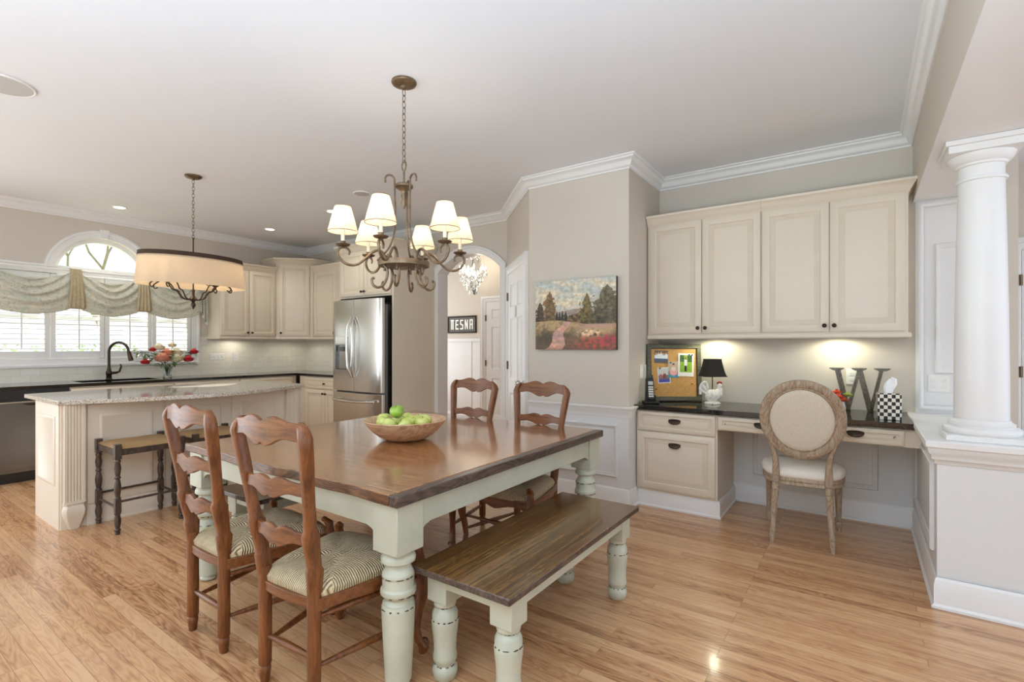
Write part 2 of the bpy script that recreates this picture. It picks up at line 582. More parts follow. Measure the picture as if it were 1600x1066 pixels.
def dup(root, loc, rotz, label, group=None):
    def cp(o, par):
        c = o.copy(); scene.collection.objects.link(c); c.parent = par
        for ch in kids.get(o.name, []):
            cp(ch, c)
        return c
    kids = {}
    for o in bpy.data.objects:
        if o.parent: kids.setdefault(o.parent.name, []).append(o)
    r = cp(root, None)
    r.location = loc; r.rotation_euler = (0, 0, rotz)
    r['label'] = label
    if group: r['group'] = group
    return r

def smooth_path(pts, n=8):
    """Catmull-Rom through points"""
    P = [Vector(p) for p in pts]; out = []
    for i in range(len(P) - 1):
        p0 = P[max(i - 1, 0)]; p1 = P[i]; p2 = P[i + 1]; p3 = P[min(i + 2, len(P) - 1)]
        for k in range(n):
            t = k / n
            out.append(0.5 * ((2 * p1) + (p2 - p0) * t + (2 * p0 - 5 * p1 + 4 * p2 - p3) * t * t + (3 * p1 - p0 - 3 * p2 + p3) * t ** 3))
    out.append(P[-1])
    return out

def interp(tab, t):
    if t <= tab[0][0]: return tab[0][1]
    for (a, va), (b, vb) in zip(tab, tab[1:]):
        if t <= b:
            return va + (vb - va) * (t - a) / (b - a)
    return tab[-1][1]
# ---------------------------------------------------------------- the setting
H = 2.835
XL, XR, YB, YD = -7.22, 0.30, 4.63, 4.57       # window wall, beam/low wall plane, kitchen back wall, desk wall
Y0 = -3.0
CROWN = [(0.0, -0.100), (0.010, -0.100), (0.012, -0.088), (0.020, -0.084), (0.030, -0.070), (0.036, -0.050), (0.048, -0.034),
         (0.064, -0.026), (0.066, -0.014), (0.074, -0.012), (0.080, -0.004), (0.080, 0.0)]
BASE = [(0.0, 0.0), (0.024, 0.0), (0.024, 0.012), (0.016, 0.020), (0.014, 0.022), (0.014, 0.118), (0.011, 0.124), (0.011, 0.134), (0.006, 0.146), (0.0, 0.150)]
RAIL = [(0.0, -0.090), (0.008, -0.088), (0.010, -0.050), (0.016, -0.044), (0.020, -0.024), (0.032, -0.018), (0.036, -0.004), (0.030, 0.0), (0.0, 0.0)]

b = MB(); b.box(-7.4, 6.5, Y0, 8.0, -0.08, 0.0)
struct(b.build('floor', 'floor'))
b = MB(); b.box(-7.4, 6.5, Y0, 8.0, H, H + 0.1)
struct(b.build('ceiling', 'ceil'))

b = MB(); b.box(-0.4, 6.5, Y0 - 0.1, Y0, 0, H)
struct(b.build('wall_rear', 'wall'))

def holed_wall(mb, u0, u1, uo0, uo1, zb, zt_fn, n, place, thick):
    """wall in (u,z) with one opening uo0..uo1 from zb to zt_fn(u); place(u, d, z) -> xyz, d depth"""
    def quad(a, b, c, d):
        mb.add([place(*a), place(*b), place(*c), place(*d)], [(0, 1, 2, 3)])
    us = [uo0 + (uo1 - uo0) * i / n for i in range(n + 1)]
    for d in (0.0, thick):
        quad((u0, d, 0), (uo0, d, 0), (uo0, d, H), (u0, d, H))
        quad((uo1, d, 0), (u1, d, 0), (u1, d, H), (uo1, d, H))
        if zb > 0:
            quad((uo0, d, 0), (uo1, d, 0), (uo1, d, zb), (uo0, d, zb))
        for a, c in zip(us, us[1:]):
            quad((a, d, zt_fn(a)), (c, d, zt_fn(c)), (c, d, H), (a, d, H))
    for a, c in zip(us, us[1:]):
        quad((a, 0, zt_fn(a)), (c, 0, zt_fn(c)), (c, thick, zt_fn(c)), (a, thick, zt_fn(a)))
    quad((uo0, 0, zb), (uo0, thick, zb), (uo0, thick, zt_fn(uo0)), (uo0, 0, zt_fn(uo0)))
    quad((uo1, 0, zb), (uo1, thick, zb), (uo1, thick, zt_fn(uo1)), (uo1, 0, zt_fn(uo1)))
    if zb > 0:
        quad((uo0, 0, zb), (uo1, 0, zb), (uo1, thick, zb), (uo0, thick, zb))

# window wall -------------------------------------------------------------
WY0, WY1, WZ0, WZ1 = 1.10, 2.96, 1.165, 2.10
ACY, ACZ, AR = 2.03, 2.10, 0.445                 # arch centre and radius (inside the casing)
def win_top(y):
    d = abs(y - ACY)
    return ACZ + math.sqrt(max(AR * AR - d * d, 0)) if d < AR else WZ1
b = MB()
ys = [WY0, ACY - AR - 1e-4] 
def wall_window():
    place = lambda u, d, z: (XL - d, u, z)
    us = [WY0, ACY - AR] + [ACY - AR * math.cos(PI * i / 28) for i in range(1, 28)] + [ACY + AR, WY1]
    def quad(a, b2, c, d):
        b.add([place(*a), place(*b2), place(*c), place(*d)], [(0, 1, 2, 3)])
    T = 0.14
    zt = [WZ1, ACZ] + [ACZ + AR * math.sin(PI * i / 28) for i in range(1, 28)] + [ACZ, WZ1]
    for d in (0.0, T):
        quad((Y0, d, 0), (WY0, d, 0), (WY0, d, H), (Y0, d, H))
        quad((WY1, d, 0), (YB, d, 0), (YB, d, H), (WY1, d, H))
        quad((WY0, d, 0), (WY1, d, 0), (WY1, d, WZ0), (WY0, d, WZ0))
        for i in range(len(us) - 1):
            quad((us[i], d, zt[i]), (us[i + 1], d, zt[i + 1]), (us[i + 1], d, H), (us[i], d, H))
    for i in range(len(us) - 1):
        quad((us[i], 0, zt[i]), (us[i + 1], 0, zt[i + 1]), (us[i + 1], T, zt[i + 1]), (us[i], T, zt[i]))
    quad((WY0, 0, WZ0), (WY0, T, WZ0), (WY0, T, WZ1), (WY0, 0, WZ1))
    quad((WY1, 0, WZ0), (WY1, T, WZ0), (WY1, T, WZ1), (WY1, 0, WZ1))
    quad((WY0, 0, WZ0), (WY1, 0, WZ0), (WY1, T, WZ0), (WY0, T, WZ0))
wall_window()
struct(b.build('wall_left', 'wall'))

# back wall with the arched passage ---------------------------------------
AX0, AX1, ASP, AAP = -4.375, -3.40, 2.215, 2.42
aw = (AX1 - AX0) / 2; acx = (AX0 + AX1) / 2; ah = AAP - ASP
aR = (aw * aw + ah * ah) / (2 * ah); acz = AAP - aR
def arch_z(x, r=0.0):
    return acz + math.sqrt(max((aR + r) ** 2 - (x - acx) ** 2, 0))
b = MB()
holed_wall(b, XL, -3.31, AX0 - 0.01, AX1 + 0.01, 0.0, lambda x: arch_z(min(max(x, AX0), AX1)) + 0.01, 24, lambda u, d, z: (u, YB + d, z), 0.17)
struct(b.build('wall_back', 'wall'))
# arch casing
def arch_path(off, n=24):
    x0, x1 = AX0 - off, AX1 + off
    pts = [(x0, 0.0)]
    a0 = math.asin(min(1, (aw + off) / (aR + off)))
    for i in range(n + 1):
        a = -a0 + 2 * a0 * i / n
        pts.append((acx + (aR + off) * math.sin(a), acz + (aR + off) * math.cos(a)))
    pts.append((x1, 0.0))
    return pts
def casing(name, paths, y, parent=None, mat='trim'):
    """paths: list of (path, outward) nested outlines lofted together (facing -Y)"""
    mb = MB()
    rings = [[(p[0], y - o, p[1]) for p in pa] for pa, o in paths]
    mb.loft(rings, False, False, False)
    return mb.build(name, mat, parent)
struct(casing('trim_1', [(arch_path(0.0), -0.17), (arch_path(0.0), 0.014), (arch_path(0.012), 0.020), (arch_path(0.055), 0.022), (arch_path(0.062), 0.030), (arch_path(0.085), 0.030), (arch_path(0.085), 0.0)], YB))

# diagonal wall with a panelled door --------------------------------------
DA = Vector((-3.31, YB)); DB = Vector((-2.49, 3.83))
dl = (DB - DA).length; ddir = (DB - DA).normalized(); dang = math.atan2(ddir.y, ddir.x)
b = MB()
b.box(0, dl, 0, 0.14, 0, H)
struct(b.build('wall_diagonal', 'wall', loc=(DA.x, DA.y, 0), rotz=dang))

def interior_door(name, parent_loc, rotz, w, h, cw=0.085, hinges='left', knob=True):
    root = bpy.data.objects.new(name, None); scene.collection.objects.link(root)
    root.location = parent_loc; root.rotation_euler = (0, 0, rotz); struct(root)
    mb = MB()
    def rect(off): return [(-off, 0), (-off, h + off), (w + off, h + off), (w + off, 0)]
    rings = [[(p[0], -o, p[1]) for p in rect(q)] for q, o in ((0.0, 0.004), (0.0, 0.012), (0.01, 0.018), (0.05, 0.020), (0.058, 0.028), (cw, 0.028), (cw, 0.0))]
    mb.loft(rings, False, False, False)
    mb.build('door_casing', 'trim', root)
    mb = MB()
    t = 0.012
    st = 0.11; mid = w / 2
    # leaf built as a grid of stiles/rails with recessed raised panels
    zs = [(0.22, 0.80), (0.95, 1.60), (1.72, h - 0.12)]
    xs = [(st, mid - 0.05), (mid + 0.05, w - st)]
    mb.box(0.003, w - 0.003, -0.002, 0.03, 0.008, h - 0.003)
    front = -t
    # stiles and rails as boxes
    def bx(a, c, d, e): mb.box(a, c, front, -0.001, d, e)
    bx(0.003, st, 0.008, h - 0.003); bx(w - st, w - 0.003, 0.008, h - 0.003); bx(mid - 0.05, mid + 0.05, 0.22, h - 0.12)
    bx(st, w - st, 0.008, 0.22); bx(st, w - st, 0.80, 0.95); bx(st, w - st, 1.60, 1.72); bx(st, w - st, h - 0.12, h - 0.003)
    for a, c in xs:
        for d, e in zs:
            mb.panel(a, c, d, e, [(0.0, t), (0.012, 0.003), (0.02, 0.003), (0.045, 0.010)])
    mb.build('door_leaf', 'trim', root)
    for z in (0.25, h * 0.52, h - 0.25):
        q = MB(); xx = -0.004 if hinges == 'left' else w + 0.004
        q.lathe([(0.006, z - 0.045), (0.006, z + 0.045)], 8, (xx, -0.024)); q.box(xx - 0.012, xx + 0.012, -0.022, -0.012, z - 0.045, z + 0.045)
        q.build('hinge', 'iron', root)
    if knob:
        q = MB(); kx = w - 0.07 if hinges == 'left' else 0.07
        q.M = Matrix.Translation((kx, -t, 0.95)) @ Matrix.Rotation(R(90), 4, 'X')
        q.lathe([(0.03, 0), (0.03, 0.006), (0.012, 0.012), (0.012, 0.03), (0.027, 0.04), (0.028, 0.055), (0.018, 0.068), (0.003, 0.072)], 14)
        q.build('door_knob', 'chrome', root)
    return root
o = ddir * 0.135
interior_door('door_1', (DA.x + o.x, DA.y + o.y, 0), dang, dl - 0.27, 2.10)

# painting wall, alcove, desk wall ----------------------------------------
b = MB(); b.box(-2.49, -1.535, 3.83, 4.6, 0, H)
struct(b.build('wall_middle', 'wall'))
b = MB(); b.box(-1.60, 0.72, YD, YD + 0.12, 0, H)
struct(b.build('wall_right', 'wall'))
b = MB(); b.box(-1.555, -1.533, 3.828, YD, 0, H)
# (the alcove's side face is the end of the painting wall)
struct(b.build('wall_alcove', 'wall'))
# wainscot on the painting wall
b = MB(); b.box(-2.49, -1.532, 3.818, 3.83, 0, 0.80)
b.box(-1.533, -1.527, 3.818, YD, 0, 0.80)
RING = [(0.0, 0.0), (0.0, 0.010), (0.006, 0.018), (0.014, 0.018), (0.020, 0.010), (0.030, 0.008), (0.034, 0.0)]
def ringmould(mb, x0, x1, z0, z1, y):
    mb.panel(x0, x1, z0, z1, RING, y=y, fill=False)
ringmould(b, -2.36, -1.625, 0.235, 0.665, 3.818)
struct(b.build('trim_2', 'whitewall'))
b = MB(); b.sweep([(-2.485, 3.818), (-1.528, 3.818), (-1.528, 3.935)], RAIL, 1, z=0.815)
struct(b.build('trim_3', 'trim'))
b = MB(); b.sweep([(-2.485, 3.818), (-1.530, 3.818), (-1.530, 3.97)], BASE, 1)
struct(b.build('baseboard_middle', 'trim'))
# desk knee space wall
b = MB(); b.box(-0.90, XR, YD - 0.010, YD, 0, 0.785)
ringmould(b, -0.74, 0.10, 0.24, 0.66, YD - 0.010)
struct(b.build('trim_4', 'whitewall'))
b = MB(); b.sweep([(-0.89, YD - 0.01), (XR + 0.01, YD - 0.01), (XR + 0.01, 3.27), (0.69, 3.27)], BASE, 1)
struct(b.build('baseboard_right', 'trim'))
# low wall with cap
b = MB(); b.box(0.31, 0.69, 3.28, YD, 0, 0.80)
b.M = Matrix.Rotation(R(-90), 4, 'Z')    # faces -X : local x -> -world y
ringmould(b, -4.42, -3.40, 0.24, 0.70, 0.31)
b.M = Matrix.Identity(4)
b.sweep([(0.31, YD), (0.31, 3.28), (0.69, 3.28)], [(0, 0.715), (0.008, 0.718), (0.012, 0.735), (0.022, 0.742), (0.024, 0.762), (0.036, 0.775), (0.04, 0.80), (0, 0.80)], 1)
struct(b.build('wall_low', 'whitewall'))
b = MB(); b.box(0.262, 0.74, 3.232, YD, 0.80, 0.836)
struct(b.build('trim_5', 'trim', bevel=0.006))
# beam over the low wall
b = MB(); b.box(0.30, 0.67, Y0, YD, 2.33, H)
struct(b.build('wall_beam', ['wall', 'trim']))
ob = bpy.data.objects['wall_beam']
for p in ob.data.polygons:
    if p.normal.z < -0.5 or p.normal.x > 0.5: p.material_index = 1
# white panelled end of the opening (on the desk wall line)
b = MB(); b.box(0.315, 0.72, YD - 0.012, YD, 0.836, 2.33)
b.panel(0.33, 0.70, 0.86, 2.315, [(0, 0.012), (0.0, 0.03), (0.012, 0.034), (0.02, 0.03), (0.03, 0.018)], y=YD, fill=False)
ringmould(b, 0.42, 0.64, 1.115, 2.02, YD - 0.012)
struct(b.build('trim_6', 'trim'))
# room beyond, to the right
b = MB(); b.box(0.72, 0.84, YD, 5.8, 0, H); struct(b.build('wall_passage', 'wall'))
b = MB(); b.box(0.72, 6.5, 5.8, 5.9, 0, H); struct(b.build('wall_far', 'wall'))
interior_door('door_2', (1.08, 5.798, 0), 0, 0.82, 2.10, 0.10)
b = MB(); b.sweep([(0.84, 5.8), (0.97, 5.8)], BASE, 1); struct(b.build('baseboard_far', 'trim'))

# crown moulding
b = MB(); b.sweep([(XL, Y0), (XL, YB), (-3.31, YB), (-2.49, 3.83), (-1.535, 3.83), (-1.535, YD), (XR, YD), (XR, Y0)], CROWN, 1, z=H)
struct(b.build('trim_7', 'trim'))
b = MB(); b.sweep([(AX1 + 0.085, YB), (-3.31, YB)], BASE, 1); b.sweep([(-2.49 - 0.035, 3.865), (-2.49, 3.83)], BASE, 1)
struct(b.build('baseboard_back', 'trim'))
b = MB(); b.sweep([(XL, Y0), (XL, 0.92)], BASE, 1)
struct(b.build('baseboard_left', 'trim'))

# hall behind the arch
b = MB(); b.box(-7.0, -4.96, 6.6, 6.7, 0, H); struct(b.build('wall_hall_back', 'wall'))
b = MB(); b.box(-7.1, -7.0, YB + 0.17, 6.7, 0, H); struct(b.build('wall_hall_left', 'wall'))
b = MB(); b.box(-4.96, -2.2, 6.2, 6.7, 0, H); struct(b.build('wall_hall_front', 'wall'))
b = MB(); b.box(-2.3, -2.2, 4.8, 6.2, 0, H); struct(b.build('wall_hall_side', 'wall'))
b = MB(); b.box(-7.0, -4.96, 6.588, 6.6, 0, 1.38); b.box(-7.0, -4.96, 6.57, 6.6, 1.38, 1.43)
for x in (-6.9, -6.2, -5.5):
    b.box(x, x + 0.05, 6.58, 6.6, 0.15, 1.38)
struct(b.build('trim_8', 'whitewall'))
interior_door('door_3', (-4.83, 6.198, 0), 0, 0.80, 1.99, 0.09)
b = MB(); b.sweep([(-7.0, 6.588), (-4.96, 6.588)], BASE, 1); struct(b.build('baseboard_hall', 'trim'))

# tiled splashbacks
b = MB(); b.box(0, 3.055 - 0.95, -0.008, 0, 0.92, 1.078); b.box(3.055 - 0.95, YB - 0.95, -0.008, 0, 0.92, 1.425)
struct(b.build('trim_9', 'tile', loc=(XL, 0.95, 0), rotz=R(90)))
b = MB(); b.box(XL, -5.43, YB - 0.008, YB, 0.92, 1.425)
struct(b.build('trim_10', 'tile'))

# ---------------------------------------------------------------- the kitchen window
win = bpy.data.objects.new('window_1', None); scene.collection.objects.link(win); struct(win)
win.location = (XL, 0, 0); win.rotation_euler = (0, 0, R(90))        # local x = world y, local -y = into the room
b = MB()
def rect(o): return [(WY0 - o, WZ0 - o), (WY1 + o, WZ0 - o), (WY1 + o, WZ1 + o), (WY0 - o, WZ1 + o)]
rings = [[(p[0], -o, p[1]) for p in rect(q)] for q, o in ((0, 0.0), (0.0, 0.016), (0.06, 0.022), (0.066, 0.034), (0.088, 0.034), (0.088, 0.0))]
rings2 = [r + [r[0]] for r in rings]
b.loft(rings2, False, False, False)
b.build('window_casing', 'trim', win)
b = MB()
rings = []
for r, o in ((AR, 0.0), (AR, 0.018), (AR + 0.055, 0.024), (AR + 0.06, 0.036), (AR + 0.085, 0.036), (AR + 0.085, 0.0)):
    rings.append([(ACY - r * math.cos(PI * i / 32), -o, ACZ + 0.0 + r * math.sin(PI * i / 32)) for i in range(33)])
b.loft(rings, False, False, False)
b.prism([(ACY - 0.03, ACZ + AR), (ACY + 0.03, ACZ + AR), (ACY + 0.045, ACZ + AR + 0.10), (ACY - 0.045, ACZ + AR + 0.10)], -0.045, 0.0)
b.build('arch_casing', 'trim', win)
b = MB()
rings = []
for r, o in ((AR, -0.05), (AR - 0.045, -0.05), (AR - 0.045, -0.10), (AR, -0.10)):
    rings.append([(ACY - r * math.cos(PI * i / 32), -o, ACZ + r * math.sin(PI * i / 32)) for i in range(33)])
b.loft(rings, False, False, False)
b.box(ACY - AR, ACY + AR, 0.05, 0.10, ACZ - 0.04, ACZ + 0.02)
b.box(WY0, WY0 + 0.03, 0.05, 0.12, WZ0, WZ1); b.box(WY1 - 0.03, WY1, 0.05, 0.12, WZ0, WZ1)
b.box(WY0, WY1, 0.05, 0.12, WZ0, WZ0 + 0.04); b.box(WY0, WY1, 0.05, 0.12, WZ1 - 0.05, WZ1)
b.box(ACY - 0.02, ACY + 0.02, 0.05, 0.12, WZ0, WZ1); b.box(WY0, WY1, 0.07, 0.11, 1.60, 1.64)
b.build('window_frame', 'trim', win)
b = MB(); b.box(WY0, WY1, 0.088, 0.092, WZ0, WZ1)
b.build('pane', 'pane', win)
b = MB(); b.prism([(ACY - AR * math.cos(PI * i / 32), ACZ + AR * math.sin(PI * i / 32)) for i in range(33)], 0.078, 0.082)
b.build('arch_pane', 'pane', win)
bounds = [WY0 + 0.004, 1.566, 2.043, 2.518, WY1 - 0.004]
for a, c in zip(bounds, bounds[1:]):
    b = MB(); st = 0.046; z0, z1 = WZ0 + 0.004, WZ1 - 0.004
    b.box(a + 0.002, a + st, 0.004, 0.032, z0, z1); b.box(c - st, c - 0.002, 0.004, 0.032, z0, z1)
    b.box(a + st, c - st, 0.004, 0.032, z0, z0 + 0.078); b.box(a + st, c - st, 0.004, 0.032, z1 - 0.07, z1)
    sh = b.build('shutter', 'trim', win, bevel=0.002)
    b = MB(); zz = z0 + 0.078 + 0.03
    while zz < z1 - 0.09:
        b.M = Matrix.Translation((0, 0.018, zz)) @ Matrix.Rotation(R(7), 4, 'X')
        b.lathe([(0.0, 0), (0.0, 0.001)], 4) if False else None
        b.box(a + st + 0.002, c - st - 0.002, -0.031, 0.031, -0.004, 0.004)
        zz += 0.0535
    b.M = Matrix.Identity(4)
    b.build('louvre', 'trim', sh, bevel=0.002)
    b = MB(); m = (a + c) / 2; b.box(m - 0.006, m + 0.006, -0.022, -0.012, z0 + 0.10, z1 - 0.1)
    b.build('tilt_rod', 'trim', sh)

# outside : lawn, a hedge and bare-branched trees
M['lawn'] = paint('sunlit_lawn', rgb(172, 190, 132), 0.9, 0.2, 2.0)
b = MB(); b.box(-40, -7.4, -20, 30, -0.5, -0.4)
struct(b.build('ground', 'lawn'))
M['hedge'] = paint('hedge_leaves', rgb(176, 192, 140), 0.9, 0.4, 6)
b = MB()
rr = random.Random(3)
for i in range(2600):
    c = Vector((-15.0 + rr.uniform(-0.8, 0.8), rr.uniform(-3, 14), rr.uniform(-0.4, 1.35)))
    s = rr.uniform(0.04, 0.09)
    q = [Vector((rr.uniform(-1, 1), rr.uniform(-1, 1), rr.uniform(-1, 1))).normalized() * s for _ in range(3)]
    b.add([c + q[0], c + q[1], c + q[2], c - q[0] * 0.8], [(0, 1, 2), (0, 2, 3)])
tag(b.build('hedge', 'hedge'), 'pale green hedge outside beyond the kitchen window', 'hedge')['kind'] = 'stuff'
M['bark'] = paint('pale_bark', rgb(150, 138, 124), 0.9, 0.2, 5)
M['spring'] = paint('young_leaves', rgb(176, 186, 140), 0.8, 0.2, 5)
def tree(x, y, h, seed, label):
    rt = random.Random(seed)
    root = thing('tree', label, 'tree', (x, y, -0.4))
    t = MB(); lv = MB()
    def grow(p, d, L, r, lev):
        q = p + d * L
        mid = p + d * L * 0.5 + Vector((rt.uniform(-1, 1), rt.uniform(-1, 1), 0)) * L * 0.08
        t.tube([p, mid, q], [r, r * 0.85, r * 0.68], 5, cap=False)
        if lev == 0:
            for _ in range(3):
                c = q + Vector((rt.uniform(-1, 1), rt.uniform(-1, 1), rt.uniform(-1, 1))) * 0.2
                s = rt.uniform(0.02, 0.05)
                a = Vector((rt.uniform(-1, 1), rt.uniform(-1, 1), rt.uniform(-1, 1))).normalized() * s
                e = a.orthogonal().normalized() * s * 0.6
                lv.add([c - a, c + e, c + a, c - e], [(0, 1, 2, 3)])
            return
        for _ in range(3):
            nd = (d + Vector((rt.uniform(-1, 1), rt.uniform(-1, 1), rt.uniform(-0.4, 0.5))) * 0.85).normalized()
            grow(q, nd, L * rt.uniform(0.62, 0.85), r * 0.60, lev - 1)
    grow(Vector((0, 0, 0)), Vector((0.1, -0.1, 1)).normalized(), h * 0.30, h * 0.012, 6)
    t.build('trunk', 'bark', root); lv.build('leaves', 'spring', root)
tree(-19.0, 5.4, 8.0, 5, 'bare-branched tree seen through the arched window pane')
# ---------------------------------------------------------------- cabinetry helpers
DOOR = [(0, 0.0), (0, 0.018), (0.004, 0.021), (0.050, 0.021), (0.056, 0.013), (0.066, 0.013), (0.092, 0.019)]
DRAW = [(0, 0.0), (0, 0.018), (0.004, 0.021), (0.026, 0.021), (0.031, 0.014), (0.038, 0.014), (0.054, 0.019)]
FLATP = [(0.0, 0.0), (0.0, 0.003), (0.006, 0.007), (0.016, 0.007), (0.026, 0.001)]

def knob(parent, x, z, y, mat='bronze', r=0.015):
    q = MB(); q.M = Matrix.Translation((x, y, z)) @ Matrix.Rotation(R(90), 4, 'X')
    q.lathe([(0.009, 0), (0.006, 0.004), (0.005, 0.012), (r, 0.016), (r, 0.022), (r * 0.6, 0.028), (0.001, 0.029)], 12)
    return q.build('knob', mat, parent)

def cup_pull(parent, x, z, y):
    q = MB(); n = 12; rings = []
    for i in range(n + 1):
        a = PI * i / n
        w = 0.048
        rings.append([(x - w * math.cos(a), y - (0.001 + 0.024 * math.sin(a) * math.sin(PI / 2 * k / 5)) , z + 0.014 - (0.030 * (k / 5.0)) * (0.25 + 0.75 * math.sin(a)) * 1.0 + 0.010 * math.sin(a) * (1 - k / 5.0)) for k in range(6)])
    q.loft(rings, True, False, False)
    o = q.build('cup_pull', 'bronze', parent)
    m = o.modifiers.new('solid', 'SOLIDIFY'); m.thickness = 0.002
    return o

def door(parent, x0, x1, z0, z1, y=0.0, kn=None, name='door', prof=None, mat='cream', pull=None):
    q = MB(); q.panel(x0 + 0.0015, x1 - 0.0015, z0, z1, prof or DOOR, y=y, mi_groove=(4, 5) if not prof or prof is DOOR or prof is DRAW else None)
    d = q.build(name, [mat, 'glaze'], parent)
    if kn: knob(d, kn[0], kn[1], y - 0.02)
    if pull: cup_pull(d, pull[0], pull[1], y - 0.02)
    return d

CABCROWN = [(0.0, -0.085), (0.006, -0.085), (0.010, -0.070), (0.018, -0.064), (0.026, -0.045), (0.040, -0.022), (0.050, -0.016), (0.052, 0.0), (0.0, 0.0)]
RAILB = [(0.0, -0.034), (0.012, -0.034), (0.018, -0.026), (0.018, -0.010), (0.010, 0.0), (0.0, 0.0)]

def wall_cab(name, label, loc, rotz, w, depth, z0, z1, doors, crown=True, ret=(True, True), group=None, knobs='pair', ctop=0.08, mat='cream', rail=True):
    root = thing(name, label, 'cabinet', loc, rotz, group)
    q = MB(); q.box(0, w, 0, depth, z0, z1)
    q.build('body', mat, root)
    q = MB()
    if crown:
        path = []
        if ret[0]: path.append((0, depth))
        path += [(0, 0), (w, 0)]
        if ret[1]: path.append((w, depth))
        q.sweep(path, CABCROWN, 1, z=z1 + ctop)
        q.build('crown_moulding', mat, root)
    if rail:
        q = MB(); path = []
        if ret[0]: path.append((0, depth))
        path += [(0, 0), (w, 0)]
        if ret[1]: path.append((w, depth))
        q.sweep(path, RAILB, 1, z=z0)
        q.build('light_rail', mat, root)
    n = len(doors)
    for i, (a, c) in enumerate(doors):
        if knobs == 'pair':
            kx = c - 0.028 if i % 2 == 0 else a + 0.028
        elif knobs == 'left':
            kx = a + 0.028
        else:
            kx = c - 0.028
        door(root, a, c, z0 + 0.012, z1 - 0.012, 0.0, (kx, z0 + 0.055), mat=mat)
    return root

# ---------------------------------------------------------------- desk nook
# upper cabinets
UY = 4.245
def desk_upper(x0, x1, d, label, ret):
    r = wall_cab('wall_cabinet', label, (x0, UY, 0), 0, x1 - x0, YD - UY - 0.001, 1.398, 2.350, [(a - x0, c - x0) for a, c in d], True, ret, 'wall cabinets over the desk', ctop=0.072)
    return r
desk_upper(-1.525, -0.630, [(-1.503, -1.070), (-1.067, -0.634)], 'cream double-door wall cabinet above the pinboard and rooster lamp', (False, False))
desk_upper(-0.629, 0.256, [(-0.625, -0.190), (-0.187, 0.240)], 'cream double-door wall cabinet above the big letter and tissue box', (False, True))
# under-cabinet lights
def puck(x, y, z, rotz=0, label='', e=4.0, col=(1.0, 0.93, 0.74)):
    q = MB(); q.lathe([(0.034, 0.0), (0.034, -0.012), (0.028, -0.014), (0.026, -0.010)], 16, cap=False); q.lathe([(0.034, 0), (0.0345, -0.0005)], 16)
    o = thing('cabinet_light', label, 'light', (x, y, z), rotz, 'puck lights under the cabinets')
    q.build('housing', 'plastic', o)
    q = MB(); q.lathe([(0.026, -0.009), (0.026, -0.011)], 16); q.build('lens', 'bulbw', o)
    lamp('puck_lamp', 'SPOT', (0, 0, -0.02), e, col, o, size=0.02, spot=172, blend=0.4)
    return o
puck(-1.02, 4.43, 1.397, 0, 'small round puck light under the cabinet by the rooster lamp', 6, (1.0, 0.98, 0.72))
puck(-0.14, 4.43, 1.397, 0, 'small round puck light under the cabinet above the big letter', 6, (1.0, 0.98, 0.72))

# desk carcass pieces
DF = 3.972
r_ = thing('file_cabinet', 'cream two-drawer desk pedestal with bronze cup pulls', 'cabinet', (-1.522, DF, 0))
w = 0.632
b = MB(); b.box(0, w, 0, YD - DF - 0.012, 0.132, 0.787); b.build('body', 'cream', r_)
door(r_, 0.012, w - 0.012, 0.622, 0.776, 0.0, None, 'drawer', DRAW, pull=(w / 2, 0.705))
door(r_, 0.012, w - 0.012, 0.152, 0.612, 0.0, None, 'drawer', DOOR, pull=(w / 2, 0.515))
b = MB(); b.box(0.02, w + 0.008, 0.012, YD - DF - 0.012, 0, 0.131)
b.sweep([(0.0, 0.012), (w + 0.010, 0.012), (w + 0.010, YD - DF - 0.03)], [(0, 0), (0.014, 0), (0.014, 0.012), (0.006, 0.02), (0.006, 0.108), (0.002, 0.122), (0, 0.131)], 1)
b.build('plinth', 'trim', r_)

r_ = thing('desk_drawer_unit', 'cream pencil-drawer rail spanning the knee space under the black desk top', 'drawers', (-0.888, DF, 0))
W2 = 0.302 + 0.888
b = MB(); b.box(0, W2, 0.0, 0.05, 0.672, 0.787); b.box(0, W2, 0.05, 0.45, 0.76, 0.787); b.build('apron', 'cream', r_)
door(r_, 0.004, 0.596, 0.680, 0.776, 0.0, None, 'drawer', DRAW, pull=(0.299, 0.732))
door(r_, 0.602, 1.108, 0.680, 0.776, 0.0, None, 'drawer', DRAW, pull=(0.855, 0.732))
b = MB(); b.box(-1.532, 0.268, 3.932, YD, 0.788, 0.826)
tag(b.build('granite_slab', 'blackgr', bevel=0.004), 'polished black granite desk top running along the nook', 'desk top')

# ---------------------------------------------------------------- kitchen back wall: fridge and its surround
FX0, FX1, FY = -5.385, -4.475, 3.80
r_ = thing('refrigerator', 'stainless french-door refrigerator with water dispenser', 'refrigerator', (FX0, FY, 0))
w = FX1 - FX0; mid = w / 2 - 0.005
b = MB(); b.box(0.012, w - 0.012, 0.055, 0.80, 0.03, 1.79); b.box(0.1, w - 0.1, 0.06, 0.3, 1.79, 1.82); b.build('body', 'steeldk', r_, bevel=0.004)
def curved_front(mb, x0, x1, z0, z1, bulge, n=14, t=0.05, xa=0.0, xb=w):
    rings = []
    for z in (z0, z1):
        front = [];
        for i in range(n + 1):
            x = x0 + (x1 - x0) * i / n
            u = (x - xa) / (xb - xa) * 2 - 1
            e = min(1, (1 - abs(u)) / 0.04)
            front.append((x, t - t * 0.0 - (bulge * (1 - u * u) + t) * (0.75 + 0.25 * math.sqrt(max(e, 0))) , z))
        rings.append([(x1, t, z), (x0, t, z)] + front)
    mb.loft(rings, False, True, True)
b = MB(); curved_front(b, 0.0, mid - 0.003, 0.765, 1.855, 0.030); fl = b.build('door', 'steel', r_, bevel=0.003, bang=50)
